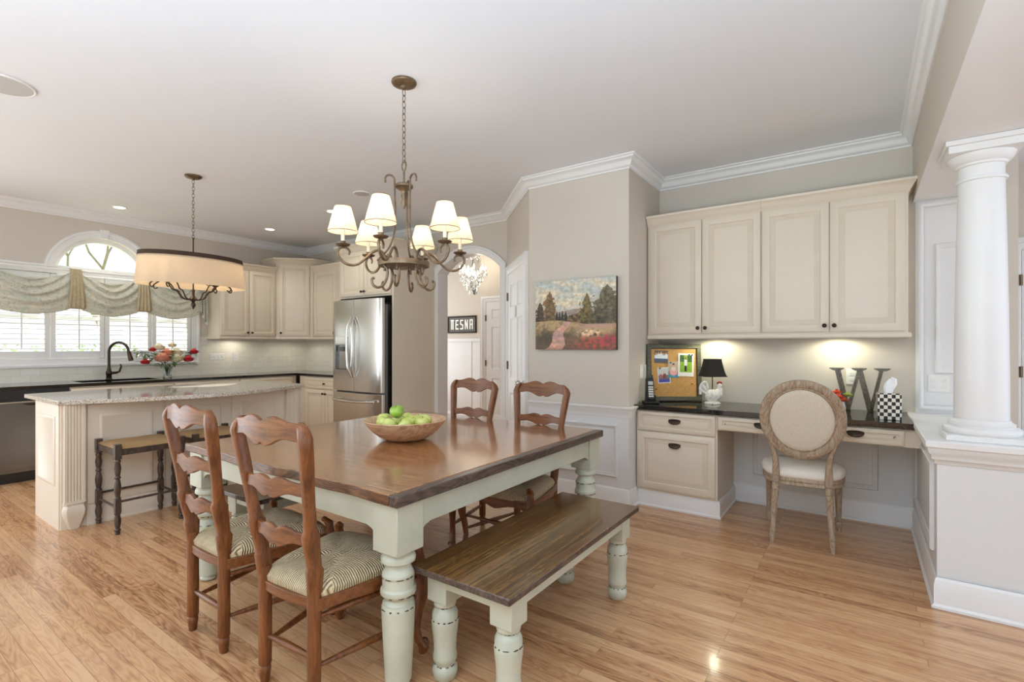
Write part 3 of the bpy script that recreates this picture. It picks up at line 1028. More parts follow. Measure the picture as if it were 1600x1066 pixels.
b = MB(); curved_front(b, mid + 0.003, w, 0.765, 1.855, 0.030); fr = b.build('door', 'steel', r_, bevel=0.003, bang=50)
b = MB(); curved_front(b, 0.0, w, 0.05, 0.745, 0.030); fz = b.build('freezer_drawer', 'steel', r_, bevel=0.003, bang=50)
for ob in (fl, fr, fz):
    for p in ob.data.polygons:
        p.use_smooth = abs(p.normal.z) < 0.5 and p.normal.y < -0.3 or p.normal.y > 2
for s_, par in ((-1, fl), (1, fr)):
    pts = []
    for i in range(21):
        t = i / 20; z = 0.93 + 0.72 * t
        bow = math.sin(PI * t)
        pts.append((mid + s_ * (0.020 + 0.030 * bow), -0.030 - 0.015 - 0.045 * min(1, bow * 2.2), z))
    b = MB(); b.tube(pts, 0.013, 10); b.build('handle', 'steel', par)
b = MB(); pts = [(0.07 + (w - 0.14) * i / 20, -0.030 - 0.012 - 0.045 * min(1, math.sin(PI * i / 20) * 3) - 0.004, 0.665 - 0.016 * math.sin(PI * i / 20)) for i in range(21)]
b.tube(pts, 0.014, 10); b.build('handle', 'steel', fz)
b = MB(); b.panel(0.115, 0.335, 1.02, 1.32, [(0, 0.0), (0.0, 0.012), (0.012, 0.012), (0.018, -0.025), (0.02, -0.025)], y=-0.024); b.box(0.19, 0.27, -0.05, -0.03, 1.24, 1.30)
b.build('water_dispenser', 'steeldk', fl)
b = MB(); b.box(0.115, 0.335, -0.046, -0.020, 1.325, 1.42); b.build('control_panel', 'steel', fl, bevel=0.004)

r_ = thing('refrigerator_cabinet', 'tall cream surround with a double cabinet above the refrigerator', 'cabinet', (-5.425, 3.935, 0))
w = 1.005
b = MB(); b.box(-0.0, 0.022, 0, YB - 3.935 - 0.01, 0, 2.47); b.build('side_panel', 'cream', r_)
b = MB(); b.box(w - 0.03, w, 0, YB - 3.935 - 0.001, 0, 2.47); b.build('side_panel', 'cream', r_)
b = MB(); b.box(0.022, w - 0.03, 0.0, YB - 3.935 - 0.01, 1.895, 2.47); b.build('body', 'cream', r_)
door(r_, 0.028, 0.487, 1.915, 2.455, 0.0, (0.462, 1.962)); door(r_, 0.490, w - 0.036, 1.915, 2.455, 0.0, (0.515, 1.962))
b = MB(); b.sweep([(0, 0.36), (0, 0), (w, 0), (w, YB - 3.935 - 0.02)], CABCROWN, 1, z=2.55); b.build('crown_moulding', 'cream', r_)

# upper cabinets of the kitchen
wall_cab('wall_cabinet', 'cream double-door kitchen wall cabinet beside the window', (-6.885, 3.16, 0), R(90), 0.760, 0.333, 1.43, 2.345, [(0.006, 0.378), (0.381, 0.754)], True, (True, False), 'kitchen wall cabinets')
wall_cab('wall_cabinet', 'narrow cream wall cabinet between the corner cabinet and refrigerator', (-6.535, 4.295, 0), 0, 1.105, 0.325, 1.43, 2.375, [(0.03, 0.555), (0.558, 1.09)], True, (False, False), 'kitchen wall cabinets')
r_ = thing('corner_wall_cabinet', 'taller cream diagonal wall cabinet in the kitchen corner', 'cabinet', (0, 0, 0))
A_, B_ = (-6.885, 3.925), (-6.54, 4.29)
poly = [A_, B_, (-6.54, YB - 0.009), (XL + 0.009, YB - 0.009), (XL + 0.009, 3.925)]
b = MB(); b.prism(poly, 1.43, 2.485, 'z'); b.build('body', 'cream', r_)
b = MB(); b.sweep([(XL + 0.01, 3.925), A_, B_, (-6.54, YB - 0.01)], CABCROWN, 1, z=2.565); b.build('crown_moulding', 'cream', r_)
b = MB(); b.sweep([A_, B_], RAILB, 1, z=1.43); b.build('light_rail', 'cream', r_)
an = math.atan2(B_[1] - A_[1], B_[0] - A_[0]); L_ = math.hypot(B_[0] - A_[0], B_[1] - A_[1])
piv = bpy.data.objects.new('door', None)
bpy.data.objects.remove(piv)
b = MB(); b.M = Matrix.Translation((A_[0], A_[1], 0)) @ Matrix.Rotation(an, 4, 'Z')
b.panel(0.045, L_ - 0.045, 1.445, 2.47, DOOR, mi_groove=(4, 5)); d_ = b.build('door', ['cream', 'glaze'], r_)
b = MB(); b.M = Matrix.Translation((A_[0], A_[1], 0)) @ Matrix.Rotation(an, 4, 'Z') @ Matrix.Translation((0.075, -0.02, 1.49)) @ Matrix.Rotation(R(90), 4, 'X')
b.lathe([(0.009, 0), (0.006, 0.004), (0.005, 0.012), (0.015, 0.016), (0.015, 0.022), (0.008, 0.028)], 12); b.build('knob', 'bronze', d_)
puck(-7.02, 3.45, 1.429, 0, 'small round puck light under the cabinet beside the window', 3, (1, .95, .8))
puck(-6.86, 4.25, 1.429, 0, 'small round puck light under the diagonal corner cabinet', 3, (1, .95, .8))
puck(-6.05, 4.44, 1.429, 0, 'small round puck light under the cabinet next to the refrigerator', 3, (1, .95, .8))

# base units
BX = -6.585
def base_cab(name, label, loc, rotz, w, fronts, group='kitchen base cabinets', depth=0.60):
    root = thing(name, label, 'cabinet', loc, rotz, group)
    q = MB(); q.box(0, w, 0, depth, 0.10, 0.70 if name == 'sink_cabinet' else 0.888); q.box(0.0, w, 0.06, depth, 0, 0.10)
    if name == 'sink_cabinet':
        q.box(0, w, 0, 0.02, 0.70, 0.888)
    q.build('body', 'cream', root)
    for f in fronts:
        kind, a, c, z0, z1, kx, kz = f
        door(root, a, c, z0, z1, 0.0, (kx, kz), kind, DRAW if kind == 'drawer' else DOOR)
    return root
base_cab('sink_cabinet', 'cream base cabinet under the kitchen sink', (BX, 1.575, 0), R(90), 0.93,
         [('drawer', 0.005, 0.925, 0.72, 0.87, 0.3, 0.795), ('door', 0.005, 0.464, 0.12, 0.71, 0.43, 0.66), ('door', 0.467, 0.925, 0.12, 0.71, 0.50, 0.66)])
base_cab('base_cabinet', 'cream base cabinet below the vase of flowers', (BX, 2.508, 0), R(90), 0.75,
         [('drawer', 0.005, 0.745, 0.72, 0.87, 0.37, 0.795), ('door', 0.005, 0.373, 0.12, 0.71, 0.34, 0.66), ('door', 0.376, 0.745, 0.12, 0.71, 0.41, 0.66)])
base_cab('base_cabinet', 'cream base cabinet ending at the inner corner of the kitchen', (BX, 3.26, 0), R(90), 0.79,
         [('drawer', 0.005, 0.74, 0.72, 0.87, 0.37, 0.795), ('door', 0.005, 0.372, 0.12, 0.71, 0.34, 0.66), ('door', 0.375, 0.74, 0.12, 0.71, 0.41, 0.66)])
base_cab('base_cabinet', 'cream base cabinet with one drawer beside the refrigerator', (-6.50, 4.06, 0), 0, 1.07,
         [('drawer', 0.15, 1.06, 0.72, 0.87, 0.60, 0.795), ('door', 0.15, 0.604, 0.12, 0.71, 0.575, 0.66), ('door', 0.607, 1.06, 0.12, 0.71, 0.635, 0.66)], depth=0.55)
r_ = thing('dishwasher', 'stainless dishwasher with a dark control strip at the end of the kitchen counter', 'dishwasher', (BX, 0.965, 0), R(90))
b = MB(); b.box(0.004, 0.60, 0, 0.58, 0.10, 0.886); b.build('body', 'steeldk', r_)
b = MB(); b.box(0.004, 0.60, -0.022, 0, 0.13, 0.765); d_ = b.build('door', 'steeldk', r_, bevel=0.004)
b = MB(); b.prism([(0.25 + 0.17 * i / 12, 0.755 - 0.022 * math.sin(PI * i / 12)) for i in range(13)], -0.027, -0.0225); b.build('finger_pull', 'black', d_)
b = MB(); b.box(0.004, 0.60, -0.026, 0, 0.776, 0.884); b.build('control_panel', 'black', r_, bevel=0.003)
b = MB(); b.box(0.004, 0.60, -0.030, -0.002, 0.764, 0.776); b.build('trim_strip', 'chrome', r_)
b = MB(); b.box(0.004, 0.60, 0.03, 0.05, 0.0, 0.10); b.build('toe_kick', 'black', r_)

# kitchen worktop (L-shaped, black granite) with a sink cut out
b = MB()
cx = BX + 0.032
SX0, SX1, SY0, SY1 = -7.05, -6.68, 1.70, 2.42
def slab(x0, x1, y0, y1): b.box(x0, x1, y0, y1, 0.889, 0.920)
slab(XL + 0.009, cx, 0.95, SY0); slab(XL + 0.009, SX0, SY0, SY1); slab(SX1, cx, SY0, SY1); slab(XL + 0.009, cx, SY1, YB - 0.009)
slab(cx, -5.430, 4.030, YB - 0.009)
tag(b.build('kitchen_worktop', 'blackgr'), 'polished dark granite worktop along the window and back wall', 'worktop')
b = MB(); b.box(SX0, SX1, SY0, SY1, 0.72, 0.725); b.box(SX0 - 0.004, SX0, SY0, SY1, 0.72, 0.888); b.box(SX1, SX1 + 0.004, SY0, SY1, 0.72, 0.888)
b.box(SX0, SX1, SY0 - 0.004, SY0, 0.72, 0.888); b.box(SX0, SX1, SY1, SY1 + 0.004, 0.72, 0.888)
tag(b.build('sink', 'steeldk'), 'undermounted kitchen sink below the window', 'sink')
r_ = thing('faucet', 'dark bronze gooseneck kitchen faucet with side lever', 'faucet', (-7.04, 2.03, 0.920), R(35))
r_.scale = (1.12, 1.12, 1.05)
b = MB(); b.lathe([(0.030, 0), (0.030, 0.006), (0.024, 0.010), (0.022, 0.05), (0.026, 0.055), (0.026, 0.085), (0.018, 0.10), (0.015, 0.13)], 18); b.build('base', 'bronze', r_)
b = MB(); pts = [(0, 0, 0.12), (0, 0, 0.30)] + [(0.10 - 0.10 * math.cos(a), 0, 0.30 + 0.105 * math.sin(a)) for a in [PI * i / 12 for i in range(1, 13)]] + [(0.215, 0, 0.25)]
b.tube(pts, 0.0125, 12); b.build('spout', 'bronze', r_)
b = MB(); b.tube([(0.203, 0, 0.30), (0.222, 0, 0.225), (0.226, 0, 0.205)], [0.017, 0.022, 0.020], 12); b.build('spray_head', 'bronze', r_)
b = MB(); b.tube([(0.0, 0.02, 0.07), (0.02, 0.07, 0.072), (0.03, 0.10, 0.085), (0.035, 0.115, 0.14), (0.03, 0.11, 0.165)], [0.016, 0.014, 0.010, 0.008, 0.007], 10); b.build('lever', 'bronze', r_)

# wall plates
def plate(label, loc, rotz, w, h, kind='outlet', n=1, name='wall_outlet', cat='outlet', group=None):
    root = thing(name, label, cat, loc, rotz, group)
    q = MB(); q.box(-w / 2, w / 2, -0.006, 0, -h / 2, h / 2); q.build('plate', 'plastic', root, bevel=0.002)
    for i in range(n):
        x = (i - (n - 1) / 2) * (w / n)
        q = MB()
        if kind == 'outlet' and h >= w:
            for s_ in (-1, 1):
                q.lathe([(0.016, -0.006), (0.016, -0.008)], 12) if False else None
                q.box(x - 0.015, x + 0.015, -0.009, -0.006, s_ * 0.020 - 0.013, s_ * 0.020 + 0.013)
            q.build('socket', 'trim', root, bevel=0.001)
        elif kind == 'outlet':
            q.box(x - 0.013, x + 0.013, -0.009, -0.006, -0.015, 0.015); q.build('socket', 'trim', root, bevel=0.001)
        else:
            q.box(x - 0.006, x + 0.006, -0.016, -0.006, -0.010, 0.012); q.build('toggle', 'trim', root, bevel=0.001)
    return root
plate('wide cream socket plate on the tiles near the flowers', (XL + 0.0085, 3.27, 1.155), R(90), 0.19, 0.085, 'outlet', 4)
plate('small cream socket plate under the wall cabinet beside the wide plate', (XL + 0.0085, 3.52, 1.150), R(90), 0.072, 0.118, 'outlet', 1)
plate('cream socket plate on the back tiles near the refrigerator', (-6.42, YB - 0.0085, 1.16), 0, 0.072, 0.118, 'outlet', 1)
plate('white toggle switch plate on the alcove side, nearer the room', (-1.5325, 4.10, 1.09), R(90), 0.07, 0.118, 'switch', 1, 'light_switch', 'switch')
plate('white toggle switch plate on the alcove side, nearer the pinboard', (-1.5325, 4.235, 1.085), R(90), 0.09, 0.118, 'switch', 1, 'light_switch', 'switch')
plate('white double socket plate on the white panel beside the column', (0.44, YD - 0.0125, 1.045), 0, 0.118, 0.118, 'outlet', 2)
plate('cream socket plate on the desk wall behind the big letter', (-0.06, YD - 0.001, 1.075), 0, 0.072, 0.118, 'outlet', 1)

# ---------------------------------------------------------------- island
IX0, IX1, IY0, IY1 = -5.27, -4.63, 1.06, 2.90
r_ = thing('kitchen_island', 'cream panelled kitchen island with fluted corner posts', 'island', (IX1, IY0, 0), R(90))
Lw = IY1 - IY0; D_ = IX1 - IX0        # local: x along the long side, front faces -y
b = MB(); b.box(0.02, Lw - 0.02, 0.0, D_, 0.0, 0.888)
b.box(0.0, 0.02, 0.0, D_, 0.0, 0.888); b.box(Lw - 0.02, Lw, 0, D_, 0, 0.888)
b.build('body', 'islandp', r_)
b = MB()
for a, c in ((0.145, 0.625), (0.645, 1.140), (1.165, 1.655)):
    b.box(a, c, -0.010, 0, 0.155, 0.875)
    b.panel(a + 0.07, c - 0.07, 0.22, 0.80, FLATP, y=-0.010)
b.build('front_panel', 'islandp', r_)
b = MB(); b.sweep([(0.14, 0.0), (1.66, 0.0)], [(0, 0), (0.02, 0), (0.02, 0.012), (0.012, 0.02), (0.012, 0.125), (0, 0.145)], 1); b.build('plinth', 'islandp', r_)
b = MB(); b.M = Matrix.Rotation(R(-90), 4, 'Z')          # end panel facing the camera side (local -x)
b.panel(-D_ + 0.02, -0.02, 0.0, 0.885, [(0, 0), (0, 0.008)], y=0.0)
b.panel(-D_ + 0.10, -0.10, 0.30, 0.80, [(0, 0.008)] + [(q, o + 0.008) for q, o in FLATP], y=0.0)
b.build('end_panel', 'islandp', r_)
def fluted_post(x0, x1):
    q = MB(); d = 0.035
    n = 5; wv = (x1 - x0 - 0.03) / n
    pts = [(x0, 0.0), (x0, -d), (x0 + 0.015, -d)]
    for i in range(n):
        a = x0 + 0.015 + i * wv
        for k in range(1, 7):
            t = k / 6
            pts.append((a + wv * (0.1 + 0.8 * t), -d + 0.008 * math.sin(PI * t)))
        pts.append((a + wv, -d))
    pts += [(x1, -d), (x1, 0.0)]
    q.prism(pts, 0.185, 0.888, 'z')
    q.box(x0 - 0.003, x1 + 0.003, -d - 0.004, 0.0, 0.185, 0.20)
    # moulded foot
    cxm = (x0 + x1) / 2; hw = (x1 - x0) / 2
    prof = [(0.0, hw - 0.028, 0.028), (0.018, hw - 0.022, 0.030), (0.05, hw - 0.010, 0.038), (0.10, hw + 0.006, 0.050), (0.135, hw + 0.010, 0.054), (0.160, hw + 0.004, 0.048), (0.172, hw - 0.002, 0.042), (0.178, hw + 0.006, 0.046), (0.187, hw + 0.006, 0.046)]
    rings = []
    for z, h_, dd in prof:
        rings.append([(cxm - h_, 0.0, z), (cxm - h_, -dd * 0.6, z), (cxm - h_ * 0.75, -dd, z), (cxm + h_ * 0.75, -dd, z), (cxm + h_, -dd * 0.6, z), (cxm + h_, 0.0, z)])
    q.loft(rings, False, True, True)
    return q.build('corner_post', 'islandp', r_)
fluted_post(0.012, 0.128); fluted_post(1.672, 1.788)
# curved granite top
b = MB(); N = 40
front = []
for i in range(N + 1):
    t = i / N; y = 1.035 + (2.935 - 1.035) * t
    front.append((-4.60 + 0.30 * math.sin(PI * min(max((t - 0.0) / 1.0, 0), 1)) ** 1.2, y))
poly = front + [(-5.50, 2.935), (-5.53, 1.90), (-5.50, 1.035)]
b.prism(poly, 0.889, 0.921, 'z')
tag(b.build('island_worktop', 'palegr', bevel=0.004), 'pale speckled granite top with a bowed front on the island', 'worktop')
# ---------------------------------------------------------------- dining table
TX0, TX1, TY0, TY1, TZ = -3.092, -1.371, 1.234, 2.990, 0.762
tcx, tcy = (TX0 + TX1) / 2, (TY0 + TY1) / 2
t_ = thing('dining_table', 'square farmhouse dining table with brown plank top and sage turned legs', 'table', (tcx, tcy, 0))
hx, hy = (TX1 - TX0) / 2, (TY1 - TY0) / 2
b = MB(); n = 60
rt = random.Random(4)
def live(t):          # worn wavy near edge
    return 0.006 * math.sin(t * 9) + 0.012 * math.exp(-((t - 0.62) / 0.07) ** 2) + 0.004 * math.sin(t * 31)
edge = [(-hx + (2 * hx - 0.045) * i / n, -hy + live(i / n)) for i in range(n + 1)]
b.prism(edge + [(hx - 0.045, hy), (-hx, hy)], TZ - 0.042, TZ, 'z')
tt_ = b.build('tabletop', ['tabletop', 'topedge2'], t_, bevel=0.005)
for p in tt_.data.polygons:
    if abs(p.normal.z) < 0.5: p.material_index = 1
b = MB(); b.box(hx - 0.0445, hx, -hy, hy, TZ - 0.042, TZ)
b.build('breadboard_end', 'topedge', t_, bevel=0.004)
LEGP = [(0.0, 0.030), (0.005, 0.040), (0.014, 0.043), (0.022, 0.036), (0.027, 0.034), (0.034, 0.050), (0.10, 0.0535), (0.22, 0.060), (0.300, 0.0635), (0.318, 0.0635), (0.323, 0.060),
        (0.332, 0.060), (0.338, 0.054), (0.347, 0.051), (0.356, 0.056), (0.362, 0.065), (0.372, 0.0685), (0.384, 0.067), (0.388, 0.0615), (0.394, 0.060), (0.424, 0.0605), (0.430, 0.060),
        (0.436, 0.0625), (0.446, 0.060), (0.458, 0.051), (0.470, 0.045), (0.480, 0.047), (0.484, 0.058), (0.490, 0.0655), (0.502, 0.0665), (0.512, 0.062), (0.516, 0.058), (0.545, 0.058)]
for sx in (-1, 1):
    for sy in (-1, 1):
        cx_, cy_ = sx * (hx - 0.018 - 0.068), sy * (hy - 0.018 - 0.068)
        b = MB(); b.lathe([(r, z) for z, r in LEGP], 32, (cx_, cy_))
        lg = b.build('leg', 'sage', t_)
        b = MB(); b.box(cx_ - 0.068, cx_ + 0.068, cy_ - 0.068, cy_ + 0.068, 0.530, TZ - 0.043); b.build('leg_block', 'sage', lg, bevel=0.004)
b = MB()
ax, ay = hx - 0.03, hy - 0.03
def apron(pts):
    b.prism(pts, -0.011, 0.011, 'y')
for sy in (-1, 1):
    b.M = Matrix.Translation((0, sy * ay - sy * 0.012, 0))
    L = ax - 0.115
    b.prism([(-L, 0.58), (-L + 0.03, 0.605), (-L + 0.06, 0.615), (L - 0.06, 0.615), (L - 0.03, 0.605), (L, 0.58), (L, 0.719), (-L, 0.719)], -0.011, 0.011, 'y')
for sx in (-1, 1):
    b.M = Matrix.Translation((sx * ax - sx * 0.012, 0, 0))
    L = ay - 0.115
    b.prism([(-L, 0.58), (-L + 0.03, 0.605), (-L + 0.06, 0.615), (L - 0.06, 0.615), (L - 0.03, 0.605), (L, 0.58), (L, 0.719), (-L, 0.719)], -0.011, 0.011, 'x')
b.M = Matrix.Identity(4)
b.build('apron', 'sage', t_, bevel=0.002)
# worn paint lines on rings
def wear_ring(parent, c, z, r, a0, a1, seed):
    rg = random.Random(seed); q = MB(); a = a0
    while a < a1:
        l = rg.uniform(0.1, 0.5)
        pts = [(c[0] + (r + 0.0003) * math.cos(a + l * i / 5), c[1] + (r + 0.0003) * math.sin(a + l * i / 5), z + rg.uniform(-0.0008, 0.0008)) for i in range(6)]
        q.tube(pts, [0.0004, rg.uniform(.0016, .0028), rg.uniform(.0016, .0034), rg.uniform(.0016, .003), rg.uniform(.0016, .0028), 0.0004], 5)
        a += l + rg.uniform(0.02, 0.35)
    q.build('paint_wear', 'wear', parent)
for lg in [o for o in bpy.data.objects if o.parent == t_ and o.name.startswith('leg') and not o.name.startswith('leg_b')]:
    vs = lg.data.vertices; xs = [v.co.x for v in vs]; ys_ = [v.co.y for v in vs]
    c = ((min(xs) + max(xs)) / 2, (min(ys_) + max(ys_)) / 2)
    for z, r in ((0.315, 0.0635), (0.365, 0.066), (0.433, 0.0615)):
        wear_ring(lg, c, z, r, 0, 2 * PI, int(z * 1000) + int(c[0] * 100))

# ---------------------------------------------------------------- benches
def bench(label, loc, rotz, group):
    root = thing('bench', label, 'bench', loc, rotz, group)
    W, Lb, Z = 0.232, 0.593, 0.460
    q = MB(); q.box(-W, W, -Lb, Lb, Z - 0.026, Z); bt_ = q.build('bench_top', ['benchtop', 'topedge'], root, bevel=0.004)
    for p in bt_.data.polygons:
        if abs(p.normal.z) < 0.5: p.material_index = 1
    P = [(0.0, 0.036), (0.006, 0.044), (0.03, 0.050), (0.045, 0.049), (0.055, 0.043), (0.060, 0.039), (0.068, 0.041), (0.078, 0.047), (0.09, 0.048), (0.11, 0.044), (0.16, 0.046), (0.20, 0.051),
         (0.225, 0.0535), (0.235, 0.0525), (0.238, 0.051), (0.262, 0.050), (0.276, 0.043), (0.284, 0.035), (0.288, 0.036), (0.291, 0.043), (0.298, 0.045), (0.306, 0.042), (0.318, 0.040)]
    for sx in (-1, 1):
        for sy in (-1, 1):
            c = (sx * (W - 0.078), sy * (Lb - 0.105))
            q = MB(); q.lathe([(r, z) for z, r in P], 28, c); lg = q.build('leg', 'sage', root)
            q = MB(); q.box(c[0] - 0.049, c[0] + 0.049, c[1] - 0.049, c[1] + 0.049, 0.312, Z - 0.0265); q.build('leg_block', 'sage', lg, bevel=0.003)
            for z, r in ((0.237, 0.0515), (0.287, 0.036), (0.058, 0.0395)):
                wear_ring(lg, c, z, r, 0, 2 * PI, int(z * 999 + sx * 3 + sy))
    q = MB(); xx = W - 0.045; yy = Lb - 0.07
    for s_ in (-1, 1):
        q.box(s_ * xx - 0.01, s_ * xx + 0.01, -yy + 0.08, yy - 0.08, Z - 0.085, Z - 0.027)
        q.box(-xx + 0.07, xx - 0.07, s_ * yy - 0.01, s_ * yy + 0.01, Z - 0.085, Z - 0.027)
    q.build('apron', 'sage', root)
    return root
b0 = bench('dark plank bench with sage turned legs along the desk side of the dining table', (-1.195, 1.953, 0), 0, 'plank benches')
dup(b0, (-2.93, 2.02, 0), 0, 'dark plank bench pushed half under the dining table on the kitchen island side', 'plank benches')

# ---------------------------------------------------------------- ladder-back chairs
def ladder_chair(label, loc, rotz, group):
    root = thing('ladder_back_chair', label, 'chair', loc, rotz, group)
    ZS = 0.415
    # rear posts: turned below the seat, shaped board above
    def post_off(z):      # (x, y) centre for the +x post
        x = interp([(0, 0.145), (0.42, 0.150), (0.60, 0.158), (0.85, 0.185), (1.0, 0.204), (1.08, 0.192)], z)
        y = interp([(0, -0.205), (0.42, -0.205), (0.50, -0.208), (0.66, -0.235), (0.85, -0.262), (1.0, -0.285), (1.08, -0.275)], z)
        return x, y
    for s_ in (-1, 1):
        q = MB()
        q.lathe([(0.012, 0), (0.0165, 0.004), (0.022, 0.050), (0.0215, 0.060), (0.0185, 0.066), (0.024, 0.072), (0.0245, 0.2), (0.0245, 0.40), (0.024, 0.455)], 14, (s_ * 0.146, -0.205))
        rings = []
        zs = [0.42, 0.47, 0.500, 0.515, 0.545, 0.60, 0.635, 0.655, 0.68, 0.74, 0.80, 0.85, 0.90, 0.95, 0.99, 1.015, 1.030, 1.040, 1.044]
        for z in zs:
            x, y = post_off(z)
            wx = interp([(0.42, 0.020), (0.50, 0.021), (0.515, 0.019), (0.64, 0.019), (0.655, 0.017), (0.8, 0.017), (0.95, 0.020), (1.0, 0.020), (1.03, 0.016), (1.044, 0.008)], z)
            wy = interp([(0.42, 0.024), (0.47, 0.029), (0.500, 0.032), (0.515, 0.025), (0.60, 0.030), (0.635, 0.033), (0.655, 0.024), (0.74, 0.020), (0.9, 0.024), (0.99, 0.024), (1.02, 0.020), (1.044, 0.010)], z)
            x -= 0.026 * max(0, (z - 0.99) / 0.054) ** 1.6
            ring = []
            for k in range(12):
                a = 2 * PI * (k + 0.5) / 12
                ca, sa = math.cos(a), math.sin(a)
                e = 0.55
                ring.append((s_ * x + wx * (abs(ca) ** e) * (1 if ca > 0 else -1), y + wy * (abs(sa) ** e) * (1 if sa > 0 else -1), z))
            rings.append(ring)
        q.loft(rings, True)
        q.build('rear_post', 'chairwood', root)
    # slats
    def slat(z, h, name, top=False):
        q = MB(); n = 28; rings = []
        x1, y1 = post_off(z)
        for i in range(n + 1):
            t = i / n; u = 2 * t - 1
            hump = 0.5 * (1 - math.cos(2 * PI * min(max(abs(u), 0), 1))) if False else None
            topz = h * 0.40 + h * 0.24 * math.exp(-((abs(u) - 0.30) / 0.28) ** 2) - h * 0.06 * math.exp(-(u / 0.07) ** 2)
            bot = -h * 0.34 - h * 0.26 * math.exp(-((abs(u) - 0.13) / 0.22) ** 2) + h * 0.10 * math.exp(-((abs(u) - 0.62) / 0.2) ** 2) + h * 0.06 * math.exp(-(u / 0.05) ** 2)
            if top:
                sh = max(0, (abs(u) - 0.86) / 0.14)
                topz = topz * (1 - sh) + sh * (1.040 - z - 0.010 * sh * sh)
            y = y1 - 0.026 * (1 - u * u)
            xx = u * (x1 - 0.006 if not top else x1 - 0.004)
            th = 0.0095
            rings.append([(xx, y - th, z + bot), (xx, y + th, z + bot), (xx, y + th * 0.8, z + topz), (xx, y - th * 0.8, z + topz)])
        q.loft(rings, False)
        return q.build(name, 'chairwoodx', root, bevel=0.003, bang=60)
    slat(1.006, 0.086, 'top_rail', True)
    slat(0.800, 0.062, 'slat'); slat(0.615, 0.062, 'slat')
    # seat
    def sw(t): return 0.170 + (0.262 - 0.170) * t       # half width from back (t=0) to front
    nx, ny = 26, 22; vs = []; fs = []
    for j in range(ny + 1):
        t = j / ny; y = -0.215 + 0.455 * t
        for i in range(nx + 1):
            u = 2 * i / nx - 1; v = 2 * t - 1
            w_ = sw(t) - 0.012 * (abs(v) ** 6)
            yy = y - 0.012 * (abs(u) ** 6) * (1 if v > 0 else -1) * abs(v) + (0.020 * (1 - u * u) if v > 0 else 0) * v
            ez = max(abs(u), abs(v))
            cr = abs(abs(u) - abs(v))
            z = ZS + 0.046 - 0.040 * ez ** 9 - 0.010 * math.exp(-(cr / 0.10) ** 2) * (1 if ez > 0.1 else 0) + 0.005 * math.sin(u * 5 + v * 3) * 0.4
            vs.append((u * w_, yy, z))
    for j in range(ny):
        for i in range(nx):
            a = j * (nx + 1) + i
            fs.append((a, a + 1, a + nx + 2, a + nx + 1))
    q = MB(); q.add(vs, fs, True)
    # skirt of the woven seat
    rim = [i for i in range(nx + 1)] + [(j + 1) * (nx + 1) - 1 for j in range(1, ny + 1)] + [ny * (nx + 1) + i for i in range(nx - 1, -1, -1)] + [j * (nx + 1) for j in range(ny - 1, 0, -1)]
    r0 = [vs[i] for i in rim]; r1 = [(p[0] * 0.985, p[1] * 0.985, ZS - 0.022) for p in r0]; r2 = [(p[0] * 0.9, p[1] * 0.9, ZS - 0.026) for p in r0]
    q.loft([r0 + [r0[0]], r1 + [r1[0]], r2 + [r2[0]]], True, False, False)
    q.build('seat', 'rush', root)
    # seat rails with scalloped lower edge
    q = MB()
    def rail(p0, p1, h, sc):
        n = 14; rings = []
        d = Vector((p1[0] - p0[0], p1[1] - p0[1], 0)); L = d.length; d.normalize(); nn = Vector((d.y, -d.x, 0))
        for i in range(n + 1):
            t = i / n; u = 2 * t - 1
            c = Vector((p0[0], p0[1], 0)) + d * (L * t) + nn * 0.012 * (1 - u * u)
            bot = ZS - 0.030 - h - sc * (math.exp(-(u / 0.22) ** 2) - 0.6 * math.exp(-((abs(u) - 0.55) / 0.2) ** 2))
            rings.append([tuple(c + nn * 0.010 + Vector((0, 0, bot))), tuple(c - nn * 0.010 + Vector((0, 0, bot))), tuple(c - nn * 0.010 + Vector((0, 0, ZS - 0.014))), tuple(c + nn * 0.010 + Vector((0, 0, ZS - 0.014)))])
        q.loft(rings, False)
    rail((-0.145, -0.205), (0.145, -0.205), 0.020, 0.0)
    rail((0.160, -0.205), (0.252, 0.215), 0.028, 0.004)
    rail((-0.252, 0.215), (-0.160, -0.205), 0.028, 0.004)
    rail((0.235, 0.232), (-0.235, 0.232), 0.040, 0.018)
    q.build('seat_rail', 'chairwoodx', root, bevel=0.002)
    # cabriole front legs
    for s_ in (-1, 1):
        q = MB(); path = []
        prof = [(0.470, 0.232, 0.222, 0.014), (0.455, 0.246, 0.234, 0.020), (0.435, 0.250, 0.238, 0.017), (0.41, 0.250, 0.238, 0.022), (0.36, 0.254, 0.243, 0.026), (0.30, 0.262, 0.252, 0.026), (0.25, 0.259, 0.249, 0.022), (0.18, 0.248, 0.236, 0.0175), (0.11, 0.243, 0.229, 0.015),
                (0.06, 0.249, 0.236, 0.016), (0.035, 0.260, 0.250, 0.020), (0.018, 0.263, 0.254, 0.020), (0.0, 0.258, 0.250, 0.014)]
        rings = []
        for z, x, y, r in prof:
            rings.append([(s_ * x + r * (abs(math.cos(a)) ** .7) * (1 if math.cos(a) > 0 else -1), y + r * (abs(math.sin(a)) ** .7) * (1 if math.sin(a) > 0 else -1), z) for a in [2 * PI * k / 12 for k in range(12)]])
        q.loft(rings, True)
        # scroll toe
        pts = [(s_ * (0.258 + 0.020 * math.cos(a)), 0.262 + 0.016 * math.sin(a) * 0.6, 0.034 + 0.018 * math.sin(a)) for a in [2 * PI * k / 10 for k in range(10)]]
        q.tube(pts, 0.005, 6, closed=True)
        q.sphere((s_ * 0.232, 0.222, ZS + 0.050), 0.014, 10, 6)
        q.build('front_leg', 'chairwood', root)
